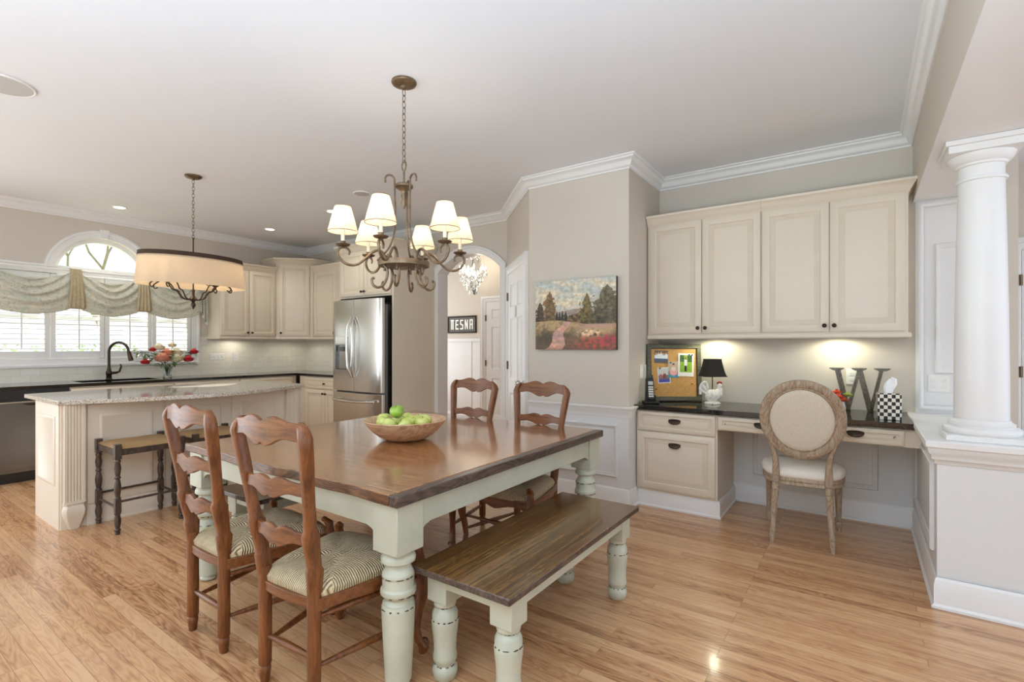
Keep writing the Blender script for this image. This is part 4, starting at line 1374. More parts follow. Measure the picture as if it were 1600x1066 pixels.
    # stretchers
    def rung(p0, p1, r=0.0085, name='stretcher', turned=False):
        q = MB(); n = 16; P = []; rr_ = []
        for i in range(n + 1):
            t = i / n
            P.append(tuple(Vector(p0).lerp(Vector(p1), t)))
            k = r * (0.75 + 0.75 * math.sin(PI * t))
            if turned: k = r * (0.9 + 0.9 * math.exp(-((t - 0.5) / 0.10) ** 2) + 0.45 * math.exp(-((abs(t - 0.5) - 0.2) / 0.05) ** 2))
            rr_.append(k)
        q.tube(P, rr_, 10); q.build(name, 'chairwoodx', root)
    rung((-0.145, -0.205, 0.185), (0.145, -0.205, 0.185))
    for s_ in (-1, 1):
        rung((s_ * 0.147, -0.205, 0.150), (s_ * 0.245, 0.232, 0.150), 0.009)
        rung((s_ * 0.149, -0.205, 0.330), (s_ * 0.250, 0.238, 0.330), 0.009)
    rung((-0.247, 0.235, 0.235), (0.247, 0.235, 0.235), 0.009, 'front_stretcher', True)
    return root
c0 = ladder_chair('walnut ladder-back rush chair at the near table edge, closer to the sage bench leg', (-1.775, 1.258, 0), R(4), 'ladder-back dining chairs')
dup(c0, (-2.375, 1.245, 0), R(0), 'walnut ladder-back rush chair at the near table edge, closer to the island stools', 'ladder-back dining chairs')
dup(c0, (-1.815, 2.660, 0), R(180), 'walnut ladder-back rush chair on the far table side, in front of the panelled door', 'ladder-back dining chairs')
dup(c0, (-2.415, 2.660, 0), R(180), 'walnut ladder-back rush chair on the far table side, in front of the arch', 'ladder-back dining chairs')

# ---------------------------------------------------------------- counter stools
def stool(label, loc, group):
    root = thing('counter_stool', label, 'stool', loc, 0, group)
    hx_, hy_, Z = 0.190, 0.198, 0.600
    P = [(0.0, 0.013), (0.010, 0.0165), (0.020, 0.014), (0.026, 0.019), (0.036, 0.019), (0.042, 0.013), (0.075, 0.020), (0.10, 0.021), (0.135, 0.015), (0.143, 0.020), (0.152, 0.020)]
    P2 = [(0.245, 0.019), (0.252, 0.020), (0.260, 0.014), (0.30, 0.020), (0.33, 0.0215), (0.37, 0.016), (0.384, 0.013), (0.388, 0.019), (0.398, 0.019), (0.402, 0.013), (0.43, 0.018), (0.46, 0.021), (0.495, 0.015), (0.503, 0.019), (0.512, 0.019), (0.518, 0.014), (0.525, 0.018)]
    for sx in (-1, 1):
        for sy in (-1, 1):
            c = (sx * hx_, sy * hy_)
            q = MB(); q.lathe([(r, z) for z, r in P], 14, c); q.lathe([(r, z) for z, r in P2], 14, c)
            q.box(c[0] - 0.018, c[0] + 0.018, c[1] - 0.018, c[1] + 0.018, 0.152, 0.245)
            q.box(c[0] - 0.020, c[0] + 0.020, c[1] - 0.020, c[1] + 0.020, 0.522, 0.625)
            q.build('leg', 'stoolwood', root, bevel=0.002)
    q = MB()
    for s_ in (-1, 1):
        q.box(s_ * hx_ - 0.010, s_ * hx_ + 0.010, -hy_ + 0.018, hy_ - 0.018, 0.545, 0.590)
        q.box(-hx_ + 0.018, hx_ - 0.018, s_ * hy_ - 0.010, s_ * hy_ + 0.010, 0.545, 0.590)
    q.build('seat_frame', 'stoolwood', root, bevel=0.002)
    for s_ in (-1, 1):
        q = MB(); q.tube([(s_ * hx_, -hy_, 0.225), (s_ * hx_, hy_, 0.225)], 0.0085, 10); q.build('stretcher', 'stoolwood', root)
        q = MB(); q.tube([(-hx_, s_ * hy_, 0.185), (hx_, s_ * hy_, 0.185)], 0.0085, 10); q.build('stretcher', 'stoolwood', root)
    nx = 24; vs = []; fs = []
    for j in range(nx + 1):
        for i in range(nx + 1):
            u = 2 * i / nx - 1; v = 2 * j / nx - 1
            if abs(u) > 0.82 and abs(v) > 0.82: pass
            ez = max(abs(u), abs(v)); cr = abs(abs(u) - abs(v))
            z = 0.613 - 0.026 * ez ** 8 + 0.006 * (abs(v) ** 2) - 0.006 * math.exp(-(cr / 0.1) ** 2)
            x_, y_ = u * (hx_ + 0.012), v * (hy_ + 0.012)
            if abs(x_) > hx_ - 0.02 and abs(y_) > hy_ - 0.02:
                x_ = min(max(x_, -hx_ + 0.02), hx_ - 0.02) if abs(u) < abs(v) else x_
                y_ = min(max(y_, -hy_ + 0.02), hy_ - 0.02) if abs(v) <= abs(u) else y_
            vs.append((x_, y_, z))
    for j in range(nx):
        for i in range(nx):
            a = j * (nx + 1) + i; fs.append((a, a + 1, a + nx + 2, a + nx + 1))
    q = MB(); q.add(vs, fs, True); q.build('seat', 'rush2', root)
    return root
s0 = stool('dark turned-leg rush counter stool, closest to the fluted end of the island', (-4.41, 1.463, 0), 'rush counter stools')
dup(s0, (-4.41, 1.957, 0), 0, 'dark turned-leg rush counter stool, second from the fluted island end, behind the ladder-back chairs', 'rush counter stools')

# ---------------------------------------------------------------- oval-back desk chair
r_ = thing('oval_back_chair', 'limed oak oval-back chair with cream linen at the desk', 'chair', (-0.335, 3.975, 0), R(4))
def ringpts(cx, cz, a, b_, y_fn, n=48):
    return [(cx + a * math.cos(2 * PI * i / n), y_fn(cz + b_ * math.sin(2 * PI * i / n)), cz + b_ * math.sin(2 * PI * i / n)) for i in range(n)]
yb = lambda z: -0.215 - (z - 0.50) * 0.235
CZ = 0.830
b = MB(); n = 56
prof = [(-0.033, -0.010), (-0.028, -0.021), (-0.010, -0.026), (0.012, -0.024), (0.020, -0.017), (0.026, -0.021), (0.033, -0.012), (0.033, 0.014), (0.0, 0.020), (-0.033, 0.014)]
rings = []
for i in range(n + 1):
    a = 2 * PI * i / n
    ring = []
    for o, d in prof:        # o positive = inward
        A, Bz = 0.243 - 0.033 - o, 0.263 - 0.033 - o
        z = CZ + Bz * math.sin(a)
        ring.append((A * math.cos(a) * (1 - 0.05 * math.sin(a) * -1), yb(z) + d, z))
    rings.append(ring)
b.loft(rings, True, False, True)
b.build('back_frame', 'greywood', r_)
def oval_pad(yo, dome, name, mat):
    q = MB(); rings = []
    for k, (s_, dd) in enumerate([(1.0, 0.0), (0.97, 0.5), (0.85, 0.85), (0.6, 1.0), (0.3, 1.05), (0.02, 1.06)]):
        ring = []
        for i in range(40):
            a = 2 * PI * i / 40; A, Bz = 0.183 * s_, 0.203 * s_
            z = CZ + Bz * math.sin(a); ring.append((A * math.cos(a), yb(z) + yo + dome * dd, z))
        rings.append(ring)
    q.loft(rings, True, True, True); return q.build(name, mat, r_)
oval_pad(-0.012, -0.010, 'back_panel', 'linen'); oval_pad(0.006, 0.022, 'back_cushion', 'seatlinen')
for s_ in (-1, 1):
    # stile from seat rail to oval
    q = MB(); rings = []
    for z, x, w_, d_ in ((0.405, 0.150, 0.022, 0.024), (0.45, 0.150, 0.023, 0.022), (0.53, 0.150, 0.019, 0.020), (0.60, 0.158, 0.016, 0.018), (0.66, 0.176, 0.014, 0.017), (0.71, 0.196, 0.010, 0.014)):
        y = yb(z) if z > 0.5 else yb(0.5) + (0.5 - z) * 0.06
        rings.append([(s_ * x + w_ * cx_, y + d_ * cy_, z) for cx_, cy_ in ((-1, -0.6), (-0.6, -1), (0.6, -1), (1, -0.6), (1, 0.6), (0.6, 1), (-0.6, 1), (-1, 0.6))])
    q.loft(rings, True); q.build('stile', 'greywood', r_)
    # rear leg (splayed) and front leg (fluted, tapered)
    for nm, x, y, dx, dy, rt_ in (('rear_leg', 0.150, -0.205, 0.022, -0.055, 0.022), ('front_leg', 0.215, 0.205, 0.004, 0.004, 0.024)):
        q = MB(); rings = []
        for z, r in ((0.400, rt_), (0.375, rt_), (0.370, rt_ * 1.12), (0.355, rt_ * 1.12), (0.350, rt_ * 0.92), (0.335, rt_), (0.30, rt_ * 0.98), (0.12, rt_ * 0.72), (0.095, rt_ * 0.70), (0.09, rt_ * 0.85), (0.078, rt_ * 0.85), (0.072, rt_ * 0.66), (0.062, rt_ * 0.72), (0.058, rt_ * 0.86), (0.045, rt_ * 0.84), (0.02, rt_ * 0.62), (0.0, rt_ * 0.55)):
            t = 1 - z / 0.40
            rings.append([(s_ * (x + dx * t) + r * (1 - (0.12 if (k % 2 and 0.1 < z < 0.34) else 0)) * math.cos(2 * PI * k / 24), y + dy * t + r * (1 - (0.12 if (k % 2 and 0.1 < z < 0.34) else 0)) * math.sin(2 * PI * k / 24), z) for k in range(24)])
        q.loft(rings, True); q.build(nm, 'greywood', r_)
def seat_outline(s_, n=48):
    pts = []
    for i in range(n):
        a = 2 * PI * i / n; ca, sa = math.cos(a), math.sin(a)
        e = 2 / 3.2
        x = 0.266 * (abs(ca) ** e) * (1 if ca > 0 else -1); y = 0.235 * (abs(sa) ** e) * (1 if sa > 0 else -1)
        x *= 0.93 + 0.10 * (y / 0.235)
        pts.append((x * s_, y * s_ + 0.002))
    return pts
b = MB()
b.loft([[(x, y, z) for x, y in seat_outline(s_)] for s_, z in ((0.96, 0.388), (0.985, 0.392), (0.985, 0.405), (0.97, 0.410), (0.985, 0.415), (0.985, 0.432), (0.97, 0.436))], True)
b.build('seat_frame', 'greywood', r_)
b = MB(); b.loft([[(x, y, z) for x, y in seat_outline(s_)] for s_, z in ((0.96, 0.436), (1.0, 0.446), (1.01, 0.462), (0.98, 0.482), (0.88, 0.498), (0.6, 0.510), (0.3, 0.514), (0.02, 0.515))], True)
b.build('seat', 'seatlinen', r_)

# ---------------------------------------------------------------- column
r_ = thing('column', 'round white tapered column standing on the low wall cap', 'column', (0.497, 3.44, 0.836))
b = MB(); b.box(-0.150, 0.150, -0.150, 0.150, 0, 0.028); b.build('plinth', 'trim', r_, bevel=0.003)
b = MB(); b.lathe([(0.142, 0.028), (0.150, 0.036), (0.152, 0.048), (0.148, 0.060), (0.138, 0.066), (0.128, 0.068), (0.124, 0.072), (0.128, 0.078), (0.128, 0.084), (0.120, 0.088), (0.112, 0.094), (0.108, 0.104)], 48); b.build('base', 'trim', r_)
top = 2.33 - 0.836
b = MB(); b.lathe([(0.108, 0.104)] + [(0.106 - 0.017 * ((z - 0.104) / 1.2) ** 1.6, z) for z in [0.104 + 1.19 * i / 10 for i in range(11)]] + [(0.089, 1.30), (0.099, 1.302), (0.101, 1.310), (0.098, 1.318), (0.089, 1.320), (0.089, 1.375)], 48); b.build('shaft', 'trim', r_)
b = MB(); b.lathe([(0.089, 1.375), (0.098, 1.378), (0.100, 1.388), (0.108, 1.392), (0.118, 1.402), (0.126, 1.418), (0.130, 1.428), (0.130, 1.432)], 48)
b.box(-0.140, 0.140, -0.140, 0.140, 1.432, 1.468); b.box(-0.152, 0.152, -0.152, 0.152, 1.468, top - 0.001)
b.build('capital', 'trim', r_, bevel=0.002)
# ---------------------------------------------------------------- chandelier over the table
def arc_pts(c, r, a0, a1, n=10):
    return [(c[0] + r * math.cos(R(a0 + (a1 - a0) * i / n)), c[1] + r * math.sin(R(a0 + (a1 - a0) * i / n))) for i in range(n + 1)]
def rz(pts, ang):
    """(radius, z) points turned to azimuth ang"""
    return [(r * math.cos(ang), r * math.sin(ang), z) for r, z in pts]
def chain(mb, x, y, z0, z1, L=0.038, w=0.0105, r=0.0024):
    z = z0; k = 0
    while z > z1:
        zz = z - L / 2
        pts = []
        for i in range(12):
            a = 2 * PI * i / 12
            u = w * math.cos(a); v = (L / 2 + r) * math.sin(a)
            pts.append((x + u, y, zz + v) if k % 2 else (x, y + u, zz + v))
        mb.tube(pts, r, 5, closed=True)
        z -= L - 0.003; k += 1

ch = thing('chandelier', 'bronze six-arm chandelier with pleated cream shades above the dining table', 'chandelier', (-2.166, 2.005, H))
b = MB(); b.lathe([(0.070, 0.0), (0.072, -0.008), (0.068, -0.016), (0.050, -0.024), (0.020, -0.030), (0.012, -0.042), (0.004, -0.046)], 28); b.build('canopy', 'iron', ch)
b = MB(); chain(b, 0, 0, -0.045, -0.455); b.build('chain', 'iron', ch)
b = MB(); b.tube([(0.016 * math.cos(a), 0, -0.485 + 0.030 * math.sin(a)) for a in [2 * PI * i / 14 for i in range(14)]], 0.004, 8, closed=True)
b.lathe([(0.006, -0.510), (0.006, -0.59), (0.045, -0.594), (0.052, -0.600), (0.052, -0.612), (0.044, -0.618), (0.020, -0.632), (0.014, -0.650), (0.018, -0.660), (0.012, -0.680), (0.017, -0.700), (0.010, -0.720), (0.003, -0.735)], 18)
b.build('hub', 'iron', ch)
ZR = -1.055          # ring height
A0 = R(57)
# three long hanging bars
for k in range(3):
    an = A0 + R(60) + k * R(120)
    pts = [(0.105, -0.595)] + arc_pts((0.080, -0.575), 0.026, 0, 180, 8)[0:] + [(0.053, -0.62), (0.050, -0.80), (0.060, -0.90), (0.090, -0.975), (0.130, -1.02), (0.150, -1.045)]
    b = MB(); b.tube(smooth_path(rz(pts, an), 3), 0.0055, 8); b.build('hanging_bar', 'iron', ch)
b = MB(); b.lathe([(0.128, ZR - 0.014), (0.144, ZR - 0.014), (0.147, ZR), (0.144, ZR + 0.014), (0.128, ZR + 0.014), (0.125, ZR), (0.128, ZR - 0.014)], 40, cap=False)
b.lathe([(0.02, ZR - 0.018), (0.128, ZR - 0.010)], 40, cap=False)
b.build('ring', 'iron', ch)
for k in range(6):
    an = A0 + k * R(60)
    arm = [(0.110, ZR - 0.045), (0.105, ZR + 0.0), (0.112, ZR + 0.045), (0.140, ZR + 0.070), (0.178, ZR + 0.055), (0.215, ZR + 0.018), (0.255, ZR - 0.015), (0.300, ZR - 0.022), (0.340, ZR - 0.002), (0.362, ZR + 0.035), (0.352, ZR + 0.068), (0.322, ZR + 0.074), (0.300, ZR + 0.055), (0.303, ZR + 0.033)]
    b = MB(); P = smooth_path(rz(arm, an), 5)
    b.tube(P, [0.0075 if i < len(P) * 0.8 else 0.0075 - 0.003 * (i - len(P) * .8) / (len(P) * .2) for i in range(len(P))], 8)
    am = b.build('arm', 'iron', ch)
    low = [(0.118, ZR - 0.010), (0.150, ZR - 0.045), (0.158, ZR - 0.085), (0.140, ZR - 0.125), (0.112, ZR - 0.140), (0.085, ZR - 0.125), (0.080, ZR - 0.098), (0.095, ZR - 0.082)]
    low = [(0.118, ZR - 0.010), (0.095, ZR - 0.040), (0.098, ZR - 0.085), (0.118, ZR - 0.125), (0.148, ZR - 0.142), (0.176, ZR - 0.128), (0.182, ZR - 0.100), (0.168, ZR - 0.088)]
    b = MB(); b.tube(smooth_path(rz(low, an + R(4)), 4), 0.0075, 8); b.build('scroll', 'iron', ch)
    px, py = 0.335 * math.cos(an), 0.335 * math.sin(an); zp = ZR + 0.072
    b = MB(); b.lathe([(0.006, zp), (0.014, zp + 0.004), (0.034, zp + 0.010), (0.040, zp + 0.018), (0.037, zp + 0.018), (0.016, zp + 0.012), (0.014, zp + 0.030), (0.0165, zp + 0.034), (0.012, zp + 0.036)], 18, (px, py)); b.build('drip_pan', 'iron', am)
    b = MB(); b.lathe([(0.0105, zp + 0.034), (0.0105, zp + 0.115), (0.006, zp + 0.117)], 12, (px, py)); b.build('candle_sleeve', 'candle', am)
    b = MB(); b.lathe([(0.006, zp + 0.115), (0.013, zp + 0.135), (0.013, zp + 0.150), (0.006, zp + 0.175), (0.001, zp + 0.182)], 10, (px, py)); b.build('bulb', 'bulb', am)
    lamp('bulb_lamp', 'POINT', (px, py, zp + 0.150), 1.6, (1.0, 0.86, 0.68), ch, size=0.02)
    # pleated shade
    zb = zp + 0.086; zt = zb + 0.140; n = 96
    q = MB(); rings = []
    for t in (0, 0.04, 0.5, 0.96, 1.0):
        r = 0.080 + (0.043 - 0.080) * t
        rings.append([(px + (r + (0.0010 if i % 2 else -0.0006)) * math.cos(2 * PI * i / n), py + (r + (0.0010 if i % 2 else -0.0006)) * math.sin(2 * PI * i / n), zb + (zt - zb) * t) for i in range(n)])
    q.loft(rings, False, False, True); sh = q.build('lamp_shade', 'shade', am)
    for z, r in ((zb, 0.081), (zt, 0.0435)):
        q = MB(); q.tube([(px + r * math.cos(2 * PI * i / 32), py + r * math.sin(2 * PI * i / 32), z) for i in range(32)], 0.0018, 6, closed=True)
        q.build('shade_rim', 'iron', sh)

# ---------------------------------------------------------------- drum pendant over the island
pd = thing('pendant_light', 'oval drum pendant with beige linen shade and dark brown band over the island', 'pendant light', (-4.922, 2.033, H))
b = MB(); b.lathe([(0.068, 0.0), (0.068, -0.010), (0.055, -0.020), (0.018, -0.026), (0.008, -0.04)], 24); b.build('canopy', 'iron', pd)
b = MB(); chain(b, 0, 0, -0.038, -0.56, L=0.034, w=0.010, r=0.0022); b.build('chain', 'iron', pd)
ZB_ = 1.838 - H; ZT_ = 2.108 - H
b = MB(); b.tube([(0, 0, -0.555), (0, 0, -1.10)], 0.006, 8)
b.lathe([(0.008, -1.02), (0.014, -1.03), (0.010, -1.05), (0.012, -1.08), (0.030, -1.10), (0.034, -1.112), (0.022, -1.122), (0.010, -1.135), (0.018, -1.15), (0.020, -1.165), (0.012, -1.18), (0.003, -1.20)], 16); b.build('stem', 'bronze', pd)
n = 72; EA, EB = 0.270, 0.440
def oval(s_, z, ex=0.0): return [((EA * s_ + ex) * math.cos(2 * PI * i / n), (EB * s_ + ex) * math.sin(2 * PI * i / n), z) for i in range(n)]
b = MB(); b.loft([oval(1.0, ZB_), oval(0.945, ZT_)], True, False); sh = b.build('drum_shade', 'drum', pd)
b = MB(); b.loft([oval(0.954, ZT_ - 0.036, 0.002), oval(0.945, ZT_ + 0.001, 0.002), oval(0.945, ZT_ + 0.001, -0.002)], True, False); b.build('shade_band', 'taupe', sh)
b = MB(); b.loft([oval(0.94, ZT_ - 0.05), oval(0.02, ZT_ - 0.05)], True, False)
b.build('shade_diffuser', 'drum', sh)
for k, (ax_, ay_) in enumerate(((0.12, 0.23), (0.12, -0.23), (-0.12, 0.23), (-0.12, -0.23), (0.0, 0.30), (0.0, -0.30))):
    Rr = math.hypot(ax_, ay_); an = math.atan2(ay_, ax_)
    b = MB()
    pts = [(0.012, -1.11), (0.045, -1.115), (0.085, -1.10), (0.105, -1.07), (0.125, -1.04), (0.155, -1.03), (0.175, -0.995), (Rr * 0.80, -0.955), (Rr * 0.93, -0.955), (Rr + 0.01, -0.975), (Rr + 0.035, -1.0), (Rr + 0.025, -1.025), (Rr + 0.002, -1.018)]
    b.tube(smooth_path(rz(pts, an), 4), 0.0055, 7); am = b.build('arm', 'bronze', pd)
    b = MB(); b.tube(smooth_path(rz([(Rr, -0.945), (Rr * 0.7, -0.965), (Rr * 0.4, -0.92), (0.03, -0.83)], an), 4), 0.0035, 6); b.build('brace', 'bronze', am)
    b = MB(); b.lathe([(0.004, -0.972), (0.026, -0.955), (0.028, -0.950), (0.010, -0.950), (0.011, -0.90), (0.006, -0.895)], 12, (ax_, ay_)); b.build('candle_cup', 'bronze', am)
    b = MB(); b.lathe([(0.006, -0.895), (0.015, -0.87), (0.013, -0.85), (0.003, -0.825)], 10, (ax_, ay_)); b.build('bulb', 'bulb', am)
for s_ in (-1, 1):
    lamp('bulb_lamp', 'POINT', (0, s_ * 0.2, -0.86), 2.2, (1.0, 0.84, 0.64), pd, size=0.04)

# ---------------------------------------------------------------- ceiling fittings
def can(loc, label, lit=True):
    root = thing('recessed_light', label, 'light', (loc[0], loc[1], H), 0, 'recessed ceiling lights')
    q = MB(); q.lathe([(0.052, -0.001), (0.078, -0.001), (0.080, -0.004), (0.074, -0.007), (0.054, -0.003)], 28, cap=False); q.build('trim_ring', 'plastic', root)
    q = MB(); q.lathe([(0.0535, -0.0015), (0.0535, -0.0025)], 28); q.build('lens', 'bulbw', root)
    if lit: lamp('recessed_lamp', 'SPOT', (0, 0, -0.02), 16, (1, 0.92, 0.8), root, size=0.05, spot=120, blend=0.8)
can((-6.36, 3.545), 'recessed ceiling light in front of the diagonal corner cabinet')
can((-6.715, 2.03), 'recessed ceiling light above the kitchen window')
can((-4.93, 3.475), 'recessed ceiling light in front of the refrigerator cabinet')
def speaker(loc, r, label):
    root = thing('ceiling_speaker', label, 'speaker', (loc[0], loc[1], H), 0, None)
    q = MB(); q.lathe([(r - 0.012, -0.001), (r, -0.001), (r, -0.006), (r - 0.004, -0.010), (r - 0.012, -0.008)], 36, cap=False); q.build('bezel', 'plastic', root)
    q = MB(); q.lathe([(r - 0.011, -0.0075), (r * 0.5, -0.009), (0.002, -0.0095)], 36, cap=False); q.build('grille', M['grille'], root)
M['grille'] = paint('speaker_grille', rgb(196, 196, 192), 0.6, 0.05, 200, 0.2, 500)
speaker((-4.10, 0.675), 0.150, 'large round ceiling speaker grille nearest the window wall corner of the room')
speaker((-4.10, 3.235), 0.085, 'small round ceiling speaker grille in front of the arch')

# ---------------------------------------------------------------- valance
def damask():
    k = Nt('pale_blue_green_damask')
    v = k.mapping(); n = k.noise(v, 14, 3, 0.6, 1.5); n2 = k.noise(v, 30, 2)
    col = k.ramp(n, [(0.36, rgb(192, 200, 190)), (0.47, rgb(216, 214, 198)), (0.55, rgb(224, 219, 204)), (0.66, rgb(186, 194, 180))])
    tr = k.n('ShaderNodeBsdfTranslucent'); mx = k.n('ShaderNodeMixShader')
    k.set(Base_Color=col, Roughness=0.8); k.l(col, tr.inputs[0]); mx.inputs[0].default_value = 0.25
    k.l(k.b.outputs[0], mx.inputs[1]); k.l(tr.outputs[0], mx.inputs[2]); k.l(mx.outputs[0], k.out.inputs[0])
    return k.m
M['damask'] = damask()
M['tabfab'] = fabric('tan_patterned_tab', rgb(190, 176, 146), rgb(164, 148, 118), 120)
va = thing('window_valance', 'pale blue-green swag valance with tan tabs on a white rod over the kitchen window', 'valance', (0, 0, 0))
RX, RZ_ = -7.105, 2.135
b = MB(); b.tube([(RX, 0.93, RZ_), (RX, 3.10, RZ_)], 0.016, 12)
b.sphere((RX, 3.12, RZ_), 0.028, 12, 8); b.sphere((RX, 0.91, RZ_), 0.028, 12, 8)
b.build('rod', 'trim', va)
b = MB()
for y in (0.98, 3.035): b.box(XL, RX, y - 0.01, y + 0.01, RZ_ - 0.01, RZ_ + 0.01)
b.build('rod_bracket', 'trim', va)
def swag(y0, y1, seed):
    rs = random.Random(seed); nx, nz = 44, 34; vs = []; fs = []
    for j in range(nz + 1):
        t = j / nz
        for i in range(nx + 1):
            s_ = i / nx; u = 2 * s_ - 1
            para = 1 - u * u
            top = RZ_ + 0.012 - 0.125 * para ** 0.8
            bot = RZ_ - 0.405 - 0.085 * para ** 0.8
            z = top + (bot - top) * t
            ph_ = t + 0.42 * abs(u) ** 1.4 * (1 - t)
            fold = (math.sin((ph_ ** 0.9) * 2 * PI * 4.6 + 0.35 * math.sin(3 * u + seed)) * 0.5 + 0.5) ** 1.4 * (1 - 0.75 * t ** 2)
            x = RX + 0.022 + 0.040 * fold * (0.30 + 0.70 * para) * (1 - 0.45 * t) + 0.050 * math.sin(PI * min(t * 1.1, 1)) * para ** 0.5
            z -= 0.010 * fold * para
            y = y0 + (y1 - y0) * s_ - 0.02 * u * t
            vs.append((x, y, z))
    for j in range(nz):
        for i in range(nx):
            a = j * (nx + 1) + i; fs.append((a, a + 1, a + nx + 2, a + nx + 1))
    q = MB(); q.add(vs, fs, True); o = q.build('swag', 'damask', va)
    m_ = o.modifiers.new('solid', 'SOLIDIFY'); m_.thickness = 0.003
for i, (a, c) in enumerate(((1.01, 1.745), (1.745, 2.370), (2.370, 3.03))): swag(a, c, i + 2)
for y in (1.745, 2.370):
    q = MB(); n = 8
    rings = []
    for z, w_, x in ((RZ_ + 0.020, 0.050, RX + 0.004), (RZ_ + 0.016, 0.050, RX + 0.030), (RZ_ - 0.05, 0.050, RX + 0.060), (RZ_ - 0.2, 0.060, RX + 0.080), (RZ_ - 0.40, 0.078, RX + 0.070), (RZ_ - 0.425, 0.070, RX + 0.066)):
        rings.append([(x + (0.008 if k % 2 else 0.0), y - w_ + 2 * w_ * k / 8, z) for k in range(9)])
    q.loft(rings, True, False, False); o = q.build('tab', 'tabfab', va); m_ = o.modifiers.new('solid', 'SOLIDIFY'); m_.thickness = 0.004
for y, s_ in ((3.05, 1), (0.99, -1)):
    q = MB(); rings = []
    for j in range(12):
        t = j / 11
        rings.append([(RX + 0.03 + 0.02 * math.sin(k * 1.5), y - 0.045 + 0.09 * k / 10, RZ_ - (0.10 + 0.48 * (1 - 0.45 * k / 10 if s_ < 0 else 0.6 + 0.4 * k / 10)) * t) for k in range(11)])
    q.loft(rings, True, False, False); o = q.build('tail', 'damask', va); m_ = o.modifiers.new('solid', 'SOLIDIFY'); m_.thickness = 0.003

# ---------------------------------------------------------------- bowl of apples
BC = (-2.185, 2.035, TZ)
bw = thing('wooden_bowl', 'round carved wooden bowl holding green apples on the dining table', 'bowl', BC)
b = MB()
b.lathe([(0.055, 0.004), (0.085, 0.0), (0.110, 0.004), (0.150, 0.022), (0.190, 0.055), (0.222, 0.092), (0.238, 0.116), (0.236, 0.120), (0.230, 0.117), (0.212, 0.092), (0.180, 0.058), (0.140, 0.030), (0.090, 0.014), (0.001, 0.010)], 56, sx=1.0, sy=1.0)
o = b.build('bowl', 'bowlwood', bw)
def apple_mat(name, c1, c2):
    k = Nt(name); n = k.noise(k.mapping(), 18, 3)
    k.set(Base_Color=k.ramp(n, [(0.35, c1), (0.65, c2)]), Roughness=0.28, Coat_Weight=0.4, Subsurface_Weight=0.08, Subsurface_Radius=(0.01, 0.01, 0.005))
    return k.m
M['apple1'] = apple_mat('green_apple_skin', rgb(122, 168, 48), rgb(168, 204, 84))
M['apple2'] = apple_mat('yellow_green_apple_skin', rgb(180, 196, 84), rgb(214, 220, 130))
def apple(loc, r, mat, tilt, label, group='apples in the bowl'):
    root = thing('apple', label, 'apple', loc, 0, group)
    root.rotation_euler = tilt
    q = MB(); prof = []
    for i in range(17):
        a = -PI / 2 + PI * i / 16
        rr_ = r * math.cos(a) * (1 + 0.06 * math.sin(a))
        z = r * 0.92 * math.sin(a)
        if i >= 13: z -= r * 0.26 * ((i - 12) / 4) ** 2
        if i <= 2: z += r * 0.12 * ((3 - i) / 3) ** 2
        prof.append((max(rr_, 0.0008), z))
    q.lathe(prof, 20); q.build('flesh', mat, root)
    q = MB(); q.tube([(0, 0, r * 0.55), (0.001, 0, r * 0.80), (0.004, 0.001, r * 0.98)], [0.0012, 0.001, 0.0015], 6); q.build('stem', 'stoolwood', root)
    return root
apple((-2.205, 1.985, TZ + 0.166), 0.041, 'apple1', (0.25, 0.1, 0), 'bright green apple on top of the pile in the wooden bowl')
ap = [(-0.148, -0.035, 0.098), (-0.075, -0.105, 0.090), (0.005, -0.128, 0.088), (0.085, -0.085, 0.090), (0.135, 0.0, 0.096), (0.085, 0.075, 0.094), (0.01, 0.10, 0.090), (-0.075, 0.075, 0.092), (-0.035, -0.02, 0.095), (0.045, 0.0, 0.094)]
desc = ['at the island-side rim', 'at the near island-side rim', 'at the near rim below the top apple', 'at the near rim toward the bench', 'at the bench-side rim', 'toward the far chairs, bench side', 'toward the far chairs in the middle', 'toward the far chairs, island side', 'in the middle under the top apple', 'in the middle, bench side']
ra = random.Random(9)
for i, ((dx, dy, dz), de) in enumerate(zip(ap, desc)):
    apple((BC[0] + dx, BC[1] + dy, TZ + dz + 0.012), 0.040, 'apple2', (ra.uniform(-.7, .7), ra.uniform(-.7, .7), 0), 'yellow-green apple in the wooden bowl, ' + de)

